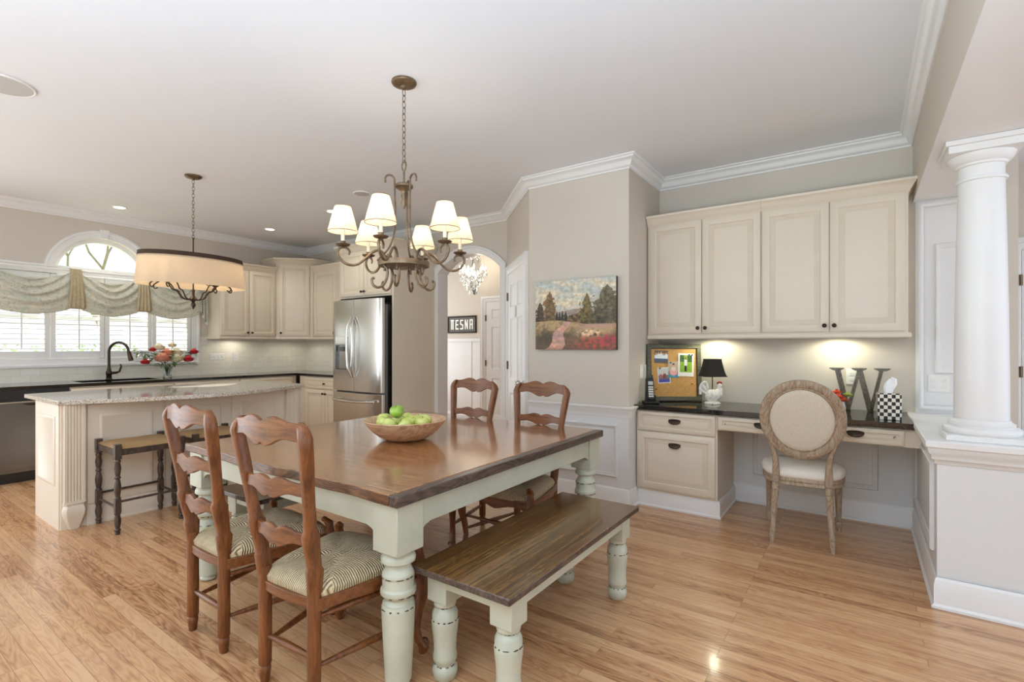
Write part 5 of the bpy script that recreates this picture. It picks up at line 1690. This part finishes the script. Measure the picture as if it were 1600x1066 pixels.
# ---------------------------------------------------------------- landscape canvas
def mixc(a, b_, t):
    t = max(0, min(1, t)); return tuple(a[i] + (b_[i] - a[i]) * t for i in range(3))
def L3(r, g, b_): return (s2l(r), s2l(g), s2l(b_))
def fbm(x, y, s=1.0, o=4, seed=0.0):
    v = 0; a = 0.5
    for i in range(o):
        v += a * noise.noise(Vector((x * s, y * s, seed))); s *= 2.1; a *= 0.5
    return v
def landscape(u, v):
    """u,v in 0..1, v up"""
    n = fbm(u, v * 1.6, 5, 4, 1); nf = fbm(u, v, 22, 3, 5)
    # sky
    c = mixc(L3(178, 188, 186), L3(226, 210, 178), 0.5 + 1.5 * fbm(u * 0.8, v * 2.4, 4, 4, 3) + 0.3 * (0.8 - v))
    if v < 0.62: c = mixc(c, L3(226, 200, 170), (0.62 - v) * 5)
    # hills
    if v < 0.53 + 0.05 * math.exp(-((u - 0.55) / 0.2) ** 2): c = mixc(L3(150, 138, 130), L3(170, 150, 134), 0.5 + n)
    # tree line
    tl = 0.47 + 0.04 * math.sin(u * 30) * 0.4 + 0.12 * math.exp(-((u - 0.62) / 0.09) ** 2) + 0.10 * max(0, (u - 0.7) * 2)
    if v < tl and v > 0.36: c = mixc(L3(70, 56, 40), L3(132, 104, 62), 0.5 + 2 * nf)
    for (cx_, w_, top, col) in ((0.06, 0.05, 0.70, (84, 66, 44)), (0.19, 0.062, 0.86, (134, 104, 66)), (0.285, 0.012, 0.57, (52, 48, 34)), (0.32, 0.012, 0.56, (52, 48, 34)), (0.355, 0.013, 0.57, (56, 50, 34)), (0.40, 0.014, 0.55, (52, 48, 34)), (0.66, 0.058, 0.80, (128, 112, 62)), (0.90, 0.12, 0.90, (112, 104, 76)), (0.80, 0.08, 0.58, (96, 88, 62))):
        h_ = top - 0.38
        if 0.38 < v < top:
            t = (v - 0.38) / h_
            ww = w_ * (0.55 + 0.75 * math.sin(PI * min(1, t * 0.85 + 0.12))) * (1 - t ** 5) * (1 + 1.4 * nf)
            if abs(u - cx_) < ww: c = mixc(L3(*[q * 0.62 for q in col]), L3(*col), 0.35 + t * 0.5 + 1.6 * nf)
    # meadow
    gl = 0.385 + 0.035 * math.sin(u * 5 + 0.6) + 0.02 * n
    if v < gl:
        c = mixc(L3(206, 176, 126), L3(160, 132, 96), 0.5 + 2.0 * nf + (gl - v) * 1.0)
        if v < 0.30: c = mixc(c, L3(112, 88, 66), (0.32 - v) * 6 + 2 * n)
        # dark bank and bushes
        d = math.exp(-((u - 0.13) / 0.16) ** 2 - ((v - 0.16) / 0.12) ** 2); c = mixc(c, L3(82, 70, 52), d * 1.1 + nf)
        d = math.exp(-((u - 0.52) / 0.12) ** 2 - ((v - 0.20) / 0.10) ** 2); c = mixc(c, L3(104, 90, 66), d + nf)
        # path
        pc = 0.24 + 0.12 * (v / 0.3) ** 1.0 + 0.03 * math.sin(v * 20); pw = 0.105 - 0.17 * v
        if abs(u - pc) < pw + 0.02 * nf: c = mixc(L3(220, 166, 138), L3(186, 150, 140), 0.4 + 2 * n + v)
        # pale and red flowers
        d = math.exp(-((u - 0.70) / 0.13) ** 2 - ((v - 0.235) / 0.05) ** 2); c = mixc(c, L3(238, 206, 160), d * 1.0 + nf * d * 4)
        d = math.exp(-((u - 0.78) / 0.24) ** 2 - ((v - 0.09) / 0.10) ** 2); c = mixc(c, L3(186, 78, 64), d * 0.72 + nf * 3.4 * d)
        d = math.exp(-((u - 0.93) / 0.10) ** 2 - ((v - 0.14) / 0.06) ** 2); c = mixc(c, L3(168, 62, 80), d * 0.8 + nf * 3 * d)
        d = math.exp(-((u - 0.80) / 0.22) ** 2 - ((v - 0.33) / 0.03) ** 2); c = mixc(c, L3(200, 150, 138), d * 0.8)
        if v < 0.05: c = mixc(c, L3(104, 60, 50), 0.5 * (0.05 - v) * 20)
    k = 1 + 0.7 * nf
    return tuple(min(1, max(0, q * k)) for q in c) + (1,)
def color_plane(x0, x1, z0, z1, y, nx, nz, fn, name, mat, parent):
    q = MB(); vs = []; fs = []; q.col = []
    for j in range(nz + 1):
        for i in range(nx + 1):
            vs.append((x0 + (x1 - x0) * i / nx, y, z0 + (z1 - z0) * j / nz)); q.col.append(fn(i / nx, j / nz))
    for j in range(nz):
        for i in range(nx):
            a = j * (nx + 1) + i; fs.append((a, a + 1, a + nx + 2, a + nx + 1))
    q.add(vs, fs); return q.build(name, mat, parent)
pt = thing('landscape_painting', 'unframed autumn landscape canvas with slim trees and red flowers', 'painting', (-2.012, 3.829, 1.575))
PW, PH = 0.385, 0.300
color_plane(-PW, PW, -PH, PH, -0.0365, 300, 234, landscape, 'painted_surface', 'canvas', pt)
M['canvasedge'] = paint('dark_canvas_edge', rgb(62, 54, 46), 0.7, 0.2, 12)
b = MB(); b.box(-PW, PW, -0.036, -0.001, -PH, PH); b.build('canvas', 'canvasedge', pt)

# ---------------------------------------------------------------- pinboard and pinned pictures
DT = 0.8265
p0, p1 = Vector((-1.518, 4.205)), Vector((-1.142, 4.500))
pa = math.atan2(p1.y - p0.y, p1.x - p0.x); pl = (p1 - p0).length; phh = 0.495
M['cork'] = paint('cork', rgb(204, 156, 92), 0.85, 0.12, 60, 0.3, 400)
M['frame'] = wood('dark_distressed_frame', rgb(44, 44, 36), rgb(78, 78, 62), rgb(112, 108, 88), 'x', 8, 6, rough=0.5, coat=0.1)
pb = thing('pinboard', 'cork pinboard in a dark wooden frame leaning in the desk corner', 'pinboard', (p0.x, p0.y, DT), pa)
pb.rotation_euler = (R(-3), 0, pa)
b = MB(); fr_ = [(0.0, 0.0), (0.0, 0.018), (0.008, 0.024), (0.020, 0.020), (0.034, 0.022), (0.040, 0.012), (0.040, 0.004)]
b.panel(0, pl, 0.002, phh, fr_, y=0.0, fill=False); b.box(0, pl, 0.0, 0.006, 0.002, phh); b.build('frame', 'frame', pb)
b = MB(); b.box(0.038, pl - 0.038, -0.005, -0.0005, 0.040, phh - 0.038); b.build('cork_panel', 'cork', pb)
rot_pb = Matrix.Translation((p0.x, p0.y, DT)) @ Matrix.Rotation(pa, 4, 'Z') @ Matrix.Rotation(R(-3), 4, 'X')
def pinned(cx_, cz_, w_, h_, tilt, fn, border, label, nx=40, nz=40, off=0.0062):
    root = thing('pinned_photo', label, 'photograph', (0, 0, 0), 0, 'photographs on the pinboard')
    root.matrix_world = rot_pb @ Matrix.Translation((cx_, -off, cz_)) @ Matrix.Rotation(R(tilt), 4, 'Y')
    q = MB(); q.box(-w_ / 2, w_ / 2, -0.0004, 0.0004, -h_ / 2, h_ / 2); q.build('paper', 'plastic', root)
    color_plane(-w_ / 2 + border, w_ / 2 - border, -h_ / 2 + border * (2.2 if border > 0.01 else 1), h_ / 2 - border, -0.0007, nx, nz, fn, 'picture', 'photo', root)
def C4(*a): return L3(*a) + (1,)
def grp(u, v):
    c = C4(112, 78, 52) if v > 0.55 else C4(70, 70, 56)
    for i, x in enumerate((0.12, 0.30, 0.50, 0.70, 0.88)):
        top = 0.78 + 0.05 * ((i * 7) % 3 - 1)
        if abs(u - x) < 0.10 and v < top - 0.08: c = C4(232, 234, 236) if v > 0.36 else (C4(66, 84, 112) if v > 0.16 else C4(90, 84, 66))
        if math.hypot((u - x) * 1.1, v - top) < 0.07: c = C4(214, 168, 132)
    return c
def girl(u, v):
    c = C4(196, 178, 150) if v > 0.4 else C4(150, 128, 106)
    if v < 0.18: c = C4(64, 150, 168)
    if ((u - 0.5) / 0.34) ** 2 + ((v - 0.36) / 0.24) ** 2 < 1: c = C4(240, 176, 176)
    if ((u - 0.5) / 0.22) ** 2 + ((v - 0.55) / 0.14) ** 2 < 1: c = C4(238, 214, 196)
    if math.hypot(u - 0.5, v - 0.77) < 0.11: c = C4(226, 168, 134) if v < 0.80 else C4(52, 34, 28)
    return c
def boy(u, v):
    c = mixc(L3(120, 168, 52), L3(168, 196, 84), 0.5 + fbm(u, v, 8, 3)) + (1,)
    if v > 0.62 and (u < 0.35 or u > 0.62): c = mixc(L3(40, 70, 32), L3(96, 130, 60), 0.5 + 2 * fbm(u, v, 12, 3, 2)) + (1,)
    if abs(u - 0.47) < 0.09 and v < 0.40 and v > 0.06: c = C4(52, 54, 66)
    if abs(u - 0.47) < 0.12 and 0.40 <= v < 0.74: c = C4(240, 236, 236)
    if math.hypot(u - 0.47, v - 0.81) < 0.075: c = C4(150, 104, 78)
    return c
def kids2(u, v):
    c = C4(206, 212, 204) if v > 0.5 else C4(120, 108, 104)
    if v < 0.25: c = C4(76, 78, 168)
    if abs(u - 0.55) < 0.14 and 0.25 < v < 0.62: c = C4(136, 64, 52)
    if math.hypot(u - 0.55, v - 0.72) < 0.1: c = C4(226, 186, 156)
    if abs(u - 0.2) < 0.1 and 0.3 < v < 0.58: c = C4(196, 90, 100)
    return c
pinned(0.128, 0.385, 0.120, 0.110, 2, grp, 0.0, 'photo of a group in white shirts, uppermost on the pinboard')
pinned(0.150, 0.225, 0.110, 0.135, -3, kids2, 0.006, 'small white-bordered photo lowest on the pinboard, with blue foreground')
pinned(0.235, 0.275, 0.095, 0.140, 0, girl, 0.0, 'photo of a child in a pink dress in the middle of the pinboard', off=0.0078)
pinned(0.345, 0.315, 0.140, 0.200, 2, boy, 0.016, 'tall white-bordered photo of a child standing on green grass', off=0.0092)
def pin(x, z, col, label):
    m_ = paint('pushpin_' + str(len(bpy.data.materials)), col, 0.35, 0.02)
    q = MB(); q.M = Matrix.Rotation(R(90), 4, 'X')
    q.lathe([(0.004, 0.0), (0.006, 0.001), (0.004, 0.003), (0.004, 0.009), (0.0065, 0.011), (0.006, 0.013), (0.001, 0.0135)], 12)
    o = q.build('pushpin', m_); o.matrix_world = rot_pb @ Matrix.Translation((x, -0.0115, z)); tag(o, label, 'pushpin', 'pushpins')
pin(0.372, 0.402, rgb(60, 70, 90), 'dark blue pushpin at the top of the child-on-grass photo, nearer the middle')
pin(0.398, 0.400, rgb(70, 80, 110), 'blue pushpin at the top edge of the child-on-grass photo, nearer the frame')
pin(0.208, 0.335, rgb(60, 96, 84), 'dark green pushpin holding the pink dress photo')
pin(0.112, 0.285, rgb(60, 66, 60), 'dark pushpin on the corner of the lowest small photo')
pin(0.392, 0.150, rgb(140, 84, 40), 'brown pushpin alone on the cork toward the lamp')
pin(0.075, 0.105, rgb(130, 80, 44), 'brown pushpin alone on the cork beside the phone')

# ---------------------------------------------------------------- phone
ph = thing('cordless_phone', 'black cordless phone standing in its cradle in the desk corner', 'phone', (-1.445, 4.09, DT), R(30))
ph.scale = (1.2, 1.2, 1.2)
b = MB(); b.prism([(-0.05, -0.045), (0.05, -0.045), (0.055, 0.045), (-0.055, 0.045)], 0, 0.016, 'z'); b.prism([(-0.035, -0.01), (0.035, -0.01), (0.035, 0.035), (-0.035, 0.035)], 0.016, 0.055, 'z'); b.build('cradle', 'black', ph, bevel=0.004)
b = MB(); b.M = Matrix.Translation((0, -0.005, 0.022)) @ Matrix.Rotation(R(-14), 4, 'X'); b.box(-0.024, 0.024, -0.013, 0.013, 0, 0.155); hs = b.build('handset', 'black', ph, bevel=0.007)
b = MB(); b.M = Matrix.Translation((0, -0.005, 0.022)) @ Matrix.Rotation(R(-14), 4, 'X'); b.box(-0.016, 0.016, -0.0145, -0.0125, 0.105, 0.130); b.build('screen', M['grille'], hs)
b = MB(); b.M = Matrix.Translation((0, -0.005, 0.022)) @ Matrix.Rotation(R(-14), 4, 'X')
for i in range(3):
    for j in range(5): b.box(-0.016 + i * 0.0115, -0.007 + i * 0.0115, -0.0155, -0.0125, 0.020 + j * 0.016, 0.031 + j * 0.016)
b.build('keypad', 'plastic', hs)
b = MB(); b.M = Matrix.Translation((0, -0.005, 0.022)) @ Matrix.Rotation(R(-14), 4, 'X'); b.tube([(0.016, 0, 0.155), (0.016, 0, 0.178)], 0.005, 8); b.build('antenna', 'black', hs)

# ---------------------------------------------------------------- rooster lamp
M['ceramic'] = granite('painted_white_ceramic', [(0.30, rgb(120, 60, 44)), (0.40, rgb(206, 190, 156)), (0.47, rgb(242, 238, 226)), (0.80, rgb(248, 244, 236))], 38, 0.15)
M['comb'] = paint('red_comb', rgb(178, 44, 38), 0.3, 0.1)
rl = thing('rooster_lamp', 'table lamp with white rooster body and black square shade', 'lamp', (-1.010, 4.330, DT), R(35))
b = MB(); b.lathe([(0.060, 0), (0.062, 0.006), (0.056, 0.014), (0.048, 0.020)], 24, sx=1.1, sy=0.8)
b.sphere((0.0, 0, 0.070), 0.055, 18, 12, (1.15, 0.8, 0.95)); b.sphere((0.045, 0, 0.085), 0.038, 14, 10, (1.0, 0.85, 1.1))
b.tube(smooth_path([(0.045, 0, 0.09), (0.060, 0, 0.12), (0.058, 0, 0.145)], 4), [0.034, 0.030, 0.028, 0.026, 0.024, 0.022, 0.020, 0.018, 0.017], 12)
b.sphere((0.060, 0, 0.152), 0.020, 12, 8); bd = b.build('body', 'ceramic', rl)
b = MB()
for k in range(5):
    a = R(100 + 22 * k); Rr = 0.060 + 0.006 * k
    pts = [(-0.035, (k % 2 - 0.5) * 0.012, 0.075), (-0.050 - 0.012 * k, (k % 2 - .5) * 0.016, 0.115 + 0.014 * (4 - k)), (-0.078 - 0.004 * k, 0, 0.128 + 0.012 * (4 - k)), (-0.098, 0, 0.105 + 0.010 * (4 - k)), (-0.100, 0, 0.080 + 0.008 * (4 - k))]
    b.tube(smooth_path(pts, 4), 0.0105, 8)
b.build('tail', 'ceramic', rl)
b = MB()
for k in range(4): b.sphere((0.044 + 0.010 * k, 0, 0.172 + 0.004 * (k in (1, 2))), 0.009, 8, 6, (0.9, 0.5, 1.2))
b.sphere((0.078, 0, 0.135), 0.008, 8, 6, (0.8, 0.8, 1.4)); b.build('comb', 'comb', bd)
b = MB(); b.tube([(0.078, 0, 0.152), (0.094, 0, 0.147)], [0.006, 0.001], 8); b.build('beak', M['cork'], bd)
b = MB(); b.tube([(0, 0, 0.11), (0, 0, 0.255)], 0.0045, 8); b.build('pole', 'bronze', rl)
b = MB(); rings = []
for z, s_ in ((0.228, 0.098), (0.236, 0.090), (0.27, 0.078), (0.32, 0.067), (0.365, 0.058), (0.372, 0.060)):
    ring = []
    for k in range(32):
        a = 2 * PI * (k + 0.5) / 32; ca, sa = math.cos(a), math.sin(a); e = 0.35
        ring.append((s_ * (abs(ca) ** e) * (1 if ca > 0 else -1), s_ * (abs(sa) ** e) * (1 if sa > 0 else -1), z))
    rings.append(ring)
b.loft(rings, True, False); o = b.build('lamp_shade', 'blackshade', rl); m_ = o.modifiers.new('s', 'SOLIDIFY'); m_.thickness = 0.002

# ---------------------------------------------------------------- letter W
M['letter'] = wood('dark_bronze_letter', rgb(50, 44, 34), rgb(86, 76, 58), rgb(120, 108, 82), 'z', 6, 4, rough=0.35, coat=0.3)
lw = MB(); Hh = 0.318; T = 0.050
def bar(xa, xb, z0, z1, w_, d0, d1):
    lw.prism([(xa - w_ / 2, z1), (xa + w_ / 2, z1), (xb + w_ / 2, z0), (xb - w_ / 2, z0)], d0, d1, 'y')
bar(-0.135, -0.070, 0.0, Hh - 0.008, 0.036, 0.0, T); bar(-0.000, -0.070, 0.0, Hh - 0.008, 0.022, 0.0, T)
bar(-0.000, 0.068, 0.0, Hh - 0.008, 0.036, 0.001, T - 0.001); bar(0.132, 0.068, 0.0, Hh - 0.008, 0.022, 0.001, T - 0.001)
for x in (-0.140, -0.002, 0.135):
    lw.prism([(x - 0.048, Hh), (x + 0.048, Hh), (x + 0.044, Hh - 0.008), (x + 0.020, Hh - 0.020), (x - 0.020, Hh - 0.020), (x - 0.044, Hh - 0.008)], -0.003, T + 0.003, 'y')
o = lw.build('letter_ornament', 'letter', loc=(-0.012, 4.44, DT), rotz=R(4), bevel=0.002)
tag(o, 'big dark standing letter W on the desk beside the tissue box', 'letter')

# ---------------------------------------------------------------- tissue box
def checks():
    k = Nt('hand_painted_checks')
    c = k.n('ShaderNodeTexChecker'); c.inputs['Scale'].default_value = 1.0
    c.inputs['Color1'].default_value = rgb(240, 236, 222); c.inputs['Color2'].default_value = rgb(38, 38, 40)
    k.l(k.mapping(scale=(1 / 0.0209, 1 / 0.0209, 1 / 0.0235), loc=(0.5, 0.5, 0.0)), c.inputs['Vector'])
    k.set(Base_Color=c.outputs[0], Roughness=0.15); return k.m
M['checks'] = checks()
tb = thing('tissue_box', 'black and white checked tissue box cover on the desk', 'tissue box', (0.145, 4.115, DT), R(4))
b = MB(); hs_ = 0.0625; b.box(-hs_, hs_, -hs_, hs_, 0.0, 0.165); b.box(-hs_ + 0.004, hs_ - 0.004, -hs_ + 0.004, hs_ - 0.004, 0.165, 0.172)
b.build('cover', 'checks', tb, bevel=0.003)
b = MB(); rings = []
for z, w_, d_, ox in ((0.165, 0.020, 0.010, 0), (0.19, 0.026, 0.008, 0.002), (0.22, 0.036, 0.006, 0.010), (0.25, 0.030, 0.004, 0.014), (0.262, 0.014, 0.002, 0.006)):
    rings.append([(ox + w_ * math.cos(2 * PI * k / 14) + 0.003 * math.sin(k * 2.7), d_ * math.sin(2 * PI * k / 14) + 0.004 * math.sin(k * 1.9), z + 0.014 * math.cos(2 * PI * k / 14) * (z - 0.16) / 0.1) for k in range(14)])
M['tissue'] = paint('white_tissue', rgb(246, 246, 246), 0.9, 0.01)
b.loft(rings, True); b.build('tissue', 'tissue', tb)

# ---------------------------------------------------------------- flowers
M['leaf'] = paint('leaf_green', rgb(104, 132, 84), 0.5, 0.25, 20)
M['stemg'] = paint('stem_green', rgb(120, 142, 84), 0.5, 0.1)
M['red'] = paint('red_rose_petals', rgb(206, 56, 60), 0.55, 0.2, 30)
M['peach'] = paint('peach_rose_petals', rgb(238, 168, 138), 0.6, 0.12, 30)
M['cream2'] = paint('cream_flower_petals', rgb(244, 234, 204), 0.6, 0.06, 30)
M['orange'] = paint('orange_flower_petals', rgb(240, 112, 76), 0.55, 0.15, 30)
M['lime'] = paint('lime_green_bloom', rgb(190, 204, 110), 0.6, 0.15, 40)
def petals(q, c, r, seed, layers=5, per=6, mi=0):
    rs = random.Random(seed)
    for l in range(layers):
        t = l / max(1, layers - 1)
        rad = r * (0.15 + 0.75 * t); tilt = R(15 + 55 * t)
        for k in range(per):
            a = 2 * PI * (k + 0.5 * (l % 2)) / per + rs.uniform(-.15, .15)
            s_ = r * (0.45 + 0.25 * t)
            d = Vector((math.cos(a), math.sin(a), 0)); tdir = Vector((-math.sin(a), math.cos(a), 0))
            base = Vector(c) + d * rad * 0.35 - Vector((0, 0, r * 0.3))
            rings = []
            for i in range(4):
                u = i / 3
                h_ = Vector(c) + d * (rad * (0.35 + 0.65 * u) * math.sin(tilt) * 1.2) + Vector((0, 0, -r * 0.35 + r * (1.0 - 0.55 * t) * u))
                w_ = s_ * math.sin(PI * (0.22 + 0.62 * u))
                rings.append([tuple(h_ + tdir * w_ * v + d * (-0.18 * r * v * v) ) for v in (-1, -0.5, 0, 0.5, 1)])
            q.loft(rings, True, False, False, mi)
def leaf(q, base, dirv, L, w_, mi=0):
    d = Vector(dirv).normalized(); s_ = d.cross(Vector((0, 0, 1)));
    if s_.length < 0.1: s_ = Vector((1, 0, 0))
    s_.normalize(); up = s_.cross(d); rings = []
    for i in range(5):
        u = i / 4; c = Vector(base) + d * L * u - Vector((0, 0, 1)) * L * 0.25 * u * u
        ww = w_ * math.sin(PI * (0.08 + 0.9 * u))
        rings.append([tuple(c - s_ * ww + up * ww * 0.3), tuple(c), tuple(c + s_ * ww + up * ww * 0.3)])
    q.loft(rings, True, False, False, mi)
VC = Vector((-6.86, 2.55, 0.9205))
vs_ = thing('glass_vase', 'clear glass vase of mixed roses on the worktop by the window', 'vase', VC)
b = MB(); b.lathe([(0.034, 0.0), (0.038, 0.004), (0.036, 0.02), (0.030, 0.045), (0.032, 0.08), (0.044, 0.125), (0.050, 0.145), (0.048, 0.145), (0.042, 0.125), (0.0295, 0.08), (0.0275, 0.045), (0.032, 0.014), (0.001, 0.010)], 24, sx=1.25, sy=1.25); b.build('vase', 'glass', vs_)
VC = VC + Vector((0, 0, 0.0))
M['waterg'] = paint('stems_in_water', rgb(150, 160, 96), 0.2, 0.3, 40)
fl_ = [('red', (0.02, -0.235, 0.205), 0.034, 'red rose low on the faucet side of the bouquet'), ('red', (0.0, -0.155, 0.345), 0.026, 'small red rosebud high on the faucet side of the bouquet'),
       ('peach', (0.06, -0.075, 0.255), 0.058, 'large peach rose low in the middle of the bouquet'), ('peach', (0.03, -0.02, 0.315), 0.045, 'smaller peach rose above the large one'),
       ('cream2', (0.04, 0.075, 0.245), 0.058, 'large cream peony beside the peach rose'), ('cream2', (0.0, 0.095, 0.315), 0.050, 'cream peony above the large cream one'),
       ('cream2', (-0.02, -0.085, 0.375), 0.045, 'pale cream spray high in the bouquet'), ('red', (0.06, 0.205, 0.230), 0.040, 'open red rose low on the cabinet side of the bouquet'),
       ('red', (0.02, 0.285, 0.320), 0.033, 'red rose high on the cabinet side of the bouquet'), ('cream2', (-0.02, 0.06, 0.40), 0.032, 'slim cream bud at the top of the bouquet')]
for i, (m_, p, r_2, lab) in enumerate(fl_):
    root = thing('rose', lab, 'flower', VC, 0, 'flowers in the glass vase')
    r_2 *= 1.5; q = MB(); petals(q, p, r_2, i, 6, 8); petals(q, (p[0], p[1], p[2] - r_2 * 0.25), r_2 * 1.05, i + 50, 3, 7); q.sphere(p, r_2 * 0.6, 10, 8); q.build('petals', m_, root)
    q = MB(); q.tube(smooth_path([(p[0] * 0.08, p[1] * 0.06, 0.02), (p[0] * 0.25, p[1] * 0.16, 0.13), (p[0] * 0.7, p[1] * 0.7, p[2] * 0.78), (p[0], p[1], p[2] - r_2 * 0.4)], 4), 0.0028, 6); q.build('stem', 'stemg', root)
q = MB(); rg = random.Random(2)
for i in range(110):
    a = rg.uniform(0, 2 * PI); rad = rg.uniform(0.02, 0.20)
    p = (0.06 * math.cos(a), rad * 1.4 * math.sin(a) * 1.0, 0.16 + rg.uniform(0, 0.15))
    leaf(q, p, (0.5 * math.cos(a), math.sin(a), rg.uniform(-0.3, 0.6)), rg.uniform(0.05, 0.09), rg.uniform(0.012, 0.02))
for s_ in (-1, 1):
    for k in range(3):
        q.tube(smooth_path([(0, s_ * 0.01, 0.1), (0.01, s_ * 0.10, 0.22), (0.0, s_ * (0.26 + 0.03 * k), 0.26 + 0.05 * k)], 4), 0.002, 5)
        for j in range(6):
            leaf(q, (0.0, s_ * (0.15 + 0.035 * j), 0.235 + 0.012 * j + 0.03 * k * j / 6), (0.3, s_ * 0.6, 0.4 if j % 2 else -0.5), 0.05, 0.013)
tag(q.build('bouquet_foliage', 'leaf', loc=VC), 'green eucalyptus leaves filling the bouquet in the glass vase', 'foliage')['kind'] = 'stuff'

fv = thing('bud_vase', 'small pot half hidden behind the oval-back chair, holding orange flowers', 'vase', (-0.135, 4.26, DT))
b = MB(); b.lathe([(0.030, 0), (0.040, 0.01), (0.044, 0.04), (0.036, 0.08), (0.038, 0.09), (0.034, 0.088), (0.030, 0.07), (0.001, 0.02)], 20); b.build('pot', 'plastic', fv)
for i, (m_, p, r_2, lab) in enumerate([('orange', (-0.045, -0.01, 0.135), 0.032, 'orange flower farthest from the big letter'), ('orange', (0.0, -0.03, 0.120), 0.034, 'orange flower in the middle of the bunch by the oval-back chair'), ('orange', (0.030, -0.02, 0.098), 0.030, 'low orange flower close to the big letter'),
                                        ('orange', (-0.01, 0.015, 0.150), 0.028, 'orange flower at the top of the bunch behind the chair'), ('lime', (0.055, 0.0, 0.135), 0.030, 'lime green bloom beside the big letter')]):
    root = thing('flower', lab, 'flower', (-0.135, 4.26, DT), 0, 'flowers behind the oval-back chair')
    r_2 *= 1.1; q = MB(); petals(q, p, r_2, i + 20, 5, 8); q.sphere(p, r_2 * 0.4, 8, 6); q.build('petals', m_, root)
    q = MB(); q.tube([(0, 0, 0.03), (p[0] * 0.3, p[1] * 0.3, 0.085), (p[0], p[1], p[2] - 0.01)], 0.0025, 6); q.build('stem', 'stemg', root)

# ---------------------------------------------------------------- hall: sign and crystal chandelier
sg = thing('letter_sign', 'dark framed sign of five white letters on the hall wall', 'sign', (-5.675, 6.599, 1.672))
w_, h_ = 0.322, 0.148
b = MB(); b.panel(-w_, w_, -h_, h_, [(0, 0), (0, 0.02), (0.005, 0.024), (0.020, 0.024), (0.026, 0.012)], fill=False); b.build('frame', M['dark'], sg)
M['mat_'] = paint('grey_mount', rgb(112, 108, 102), 0.7, 0.1, 30)
b = MB(); b.box(-w_ + 0.02, w_ - 0.02, -0.010, -0.001, -h_ + 0.02, h_ - 0.02); mt = b.build('mount', 'mat_', sg)
M['tilel'] = paint('dark_letter_tile', rgb(92, 90, 84), 0.6, 0.1, 30)
strokes = {'T': [(-.8, 1, .8, 1), (-.45, 1, -.45, -1), (.45, 1, .45, -1)], 'E': [(-.6, 1, -.6, -1), (-.6, .95, .75, .95), (-.6, 0, .55, 0), (-.6, -.95, .75, -.95)],
           'S': [(.7, .95, -.6, .95), (-.6, .95, -.6, .1), (-.6, .1, .65, -.1), (.65, -.1, .65, -.95), (.65, -.95, -.7, -.95)], 'N': [(-.65, 1, -.65, -1), (-.65, 1, .65, -1), (.65, 1, .65, -1)],
           'A': [(-.7, 1, .7, 1), (-.65, 1, -.65, -1), (.65, 1, .65, -1), (-.65, 0, .65, 0)]}
for k, ch_ in enumerate('TESNA'):
    cx_ = -0.214 + 0.107 * k
    b = MB(); b.box(cx_ - 0.048, cx_ + 0.048, -0.013, -0.010, -0.100, 0.100); tl = b.build('letter_tile', 'tilel', sg)
    b = MB()
    for j, (a, z0, c, z1) in enumerate(strokes[ch_]):
        p_, q_ = Vector((cx_ + a * 0.040, z0 * 0.076)), Vector((cx_ + c * 0.040, z1 * 0.076)); d = (q_ - p_).normalized(); nn = Vector((-d.y, d.x)) * 0.0115; p_ -= d * 0.008; q_ += d * 0.008
        b.prism([(p_ + nn)[:], (q_ + nn)[:], (q_ - nn)[:], (p_ - nn)[:]], -0.0165 - 0.0002 * j, -0.013, 'y')
    b.build('letter', 'plastic', tl)
M['crystal'] = glass('crystal', 0.02)
cc = thing('crystal_chandelier', 'small sparkling crystal chandelier hanging in the hall behind the arch', 'chandelier', (-4.80, 5.82, H))
b = MB(); b.lathe([(0.05, 0), (0.05, -0.01), (0.01, -0.02)], 16); b.build('canopy', 'chrome', cc)
b = MB(); chain(b, 0, 0, -0.02, -0.22, 0.03, 0.008, 0.002); b.build('chain', 'chrome', cc)
b = MB(); b.lathe([(0.004, -0.2), (0.03, -0.22), (0.01, -0.26), (0.022, -0.34), (0.008, -0.42), (0.03, -0.50), (0.004, -0.54)], 12)
for k in range(8):
    an = k * PI / 4
    b.tube(smooth_path(rz([(0.01, -0.45), (0.08, -0.50), (0.16, -0.46), (0.19, -0.40)], an), 4), 0.004, 6)
    b.tube(smooth_path(rz([(0.01, -0.24), (0.07, -0.19), (0.12, -0.22), (0.11, -0.28)], an), 4), 0.003, 6)
b.build('frame', 'chrome', cc)
for k in range(8):
    an = k * PI / 4; b = MB(); b.lathe([(0.006, -0.40), (0.012, -0.375), (0.010, -0.35), (0.001, -0.32)], 8, (0.19 * math.cos(an), 0.19 * math.sin(an))); b.build('bulb', 'bulb', cc)
rg = random.Random(11)
base_c = None
for k in range(90):
    lvl = k % 6
    rad = [0.20, 0.17, 0.13, 0.10, 0.06, 0.19][lvl] * rg.uniform(0.85, 1.1); z = [-0.46, -0.52, -0.58, -0.64, -0.70, -0.40][lvl] + rg.uniform(-0.03, 0.03); a = rg.uniform(0, 2 * PI)
    if base_c is None:
        b = MB(); b.lathe([(0.001, 0.022), (0.006, 0.014), (0.011, -0.004), (0.007, -0.018), (0.001, -0.026)], 6, smooth=False); base_c = b.build('crystal_drop', 'crystal', cc); o = base_c
    else:
        o = base_c.copy(); scene.collection.objects.link(o); o.parent = cc
    o.location = (rad * math.cos(a), rad * math.sin(a), z); o.rotation_euler = (0, 0, a); s_ = rg.uniform(1.2, 2.0); o.scale = (s_, s_, s_)
lamp('crystal_lamp', 'POINT', (0, 0, -0.42), 9, (1.0, 0.9, 0.75), cc, size=0.12)
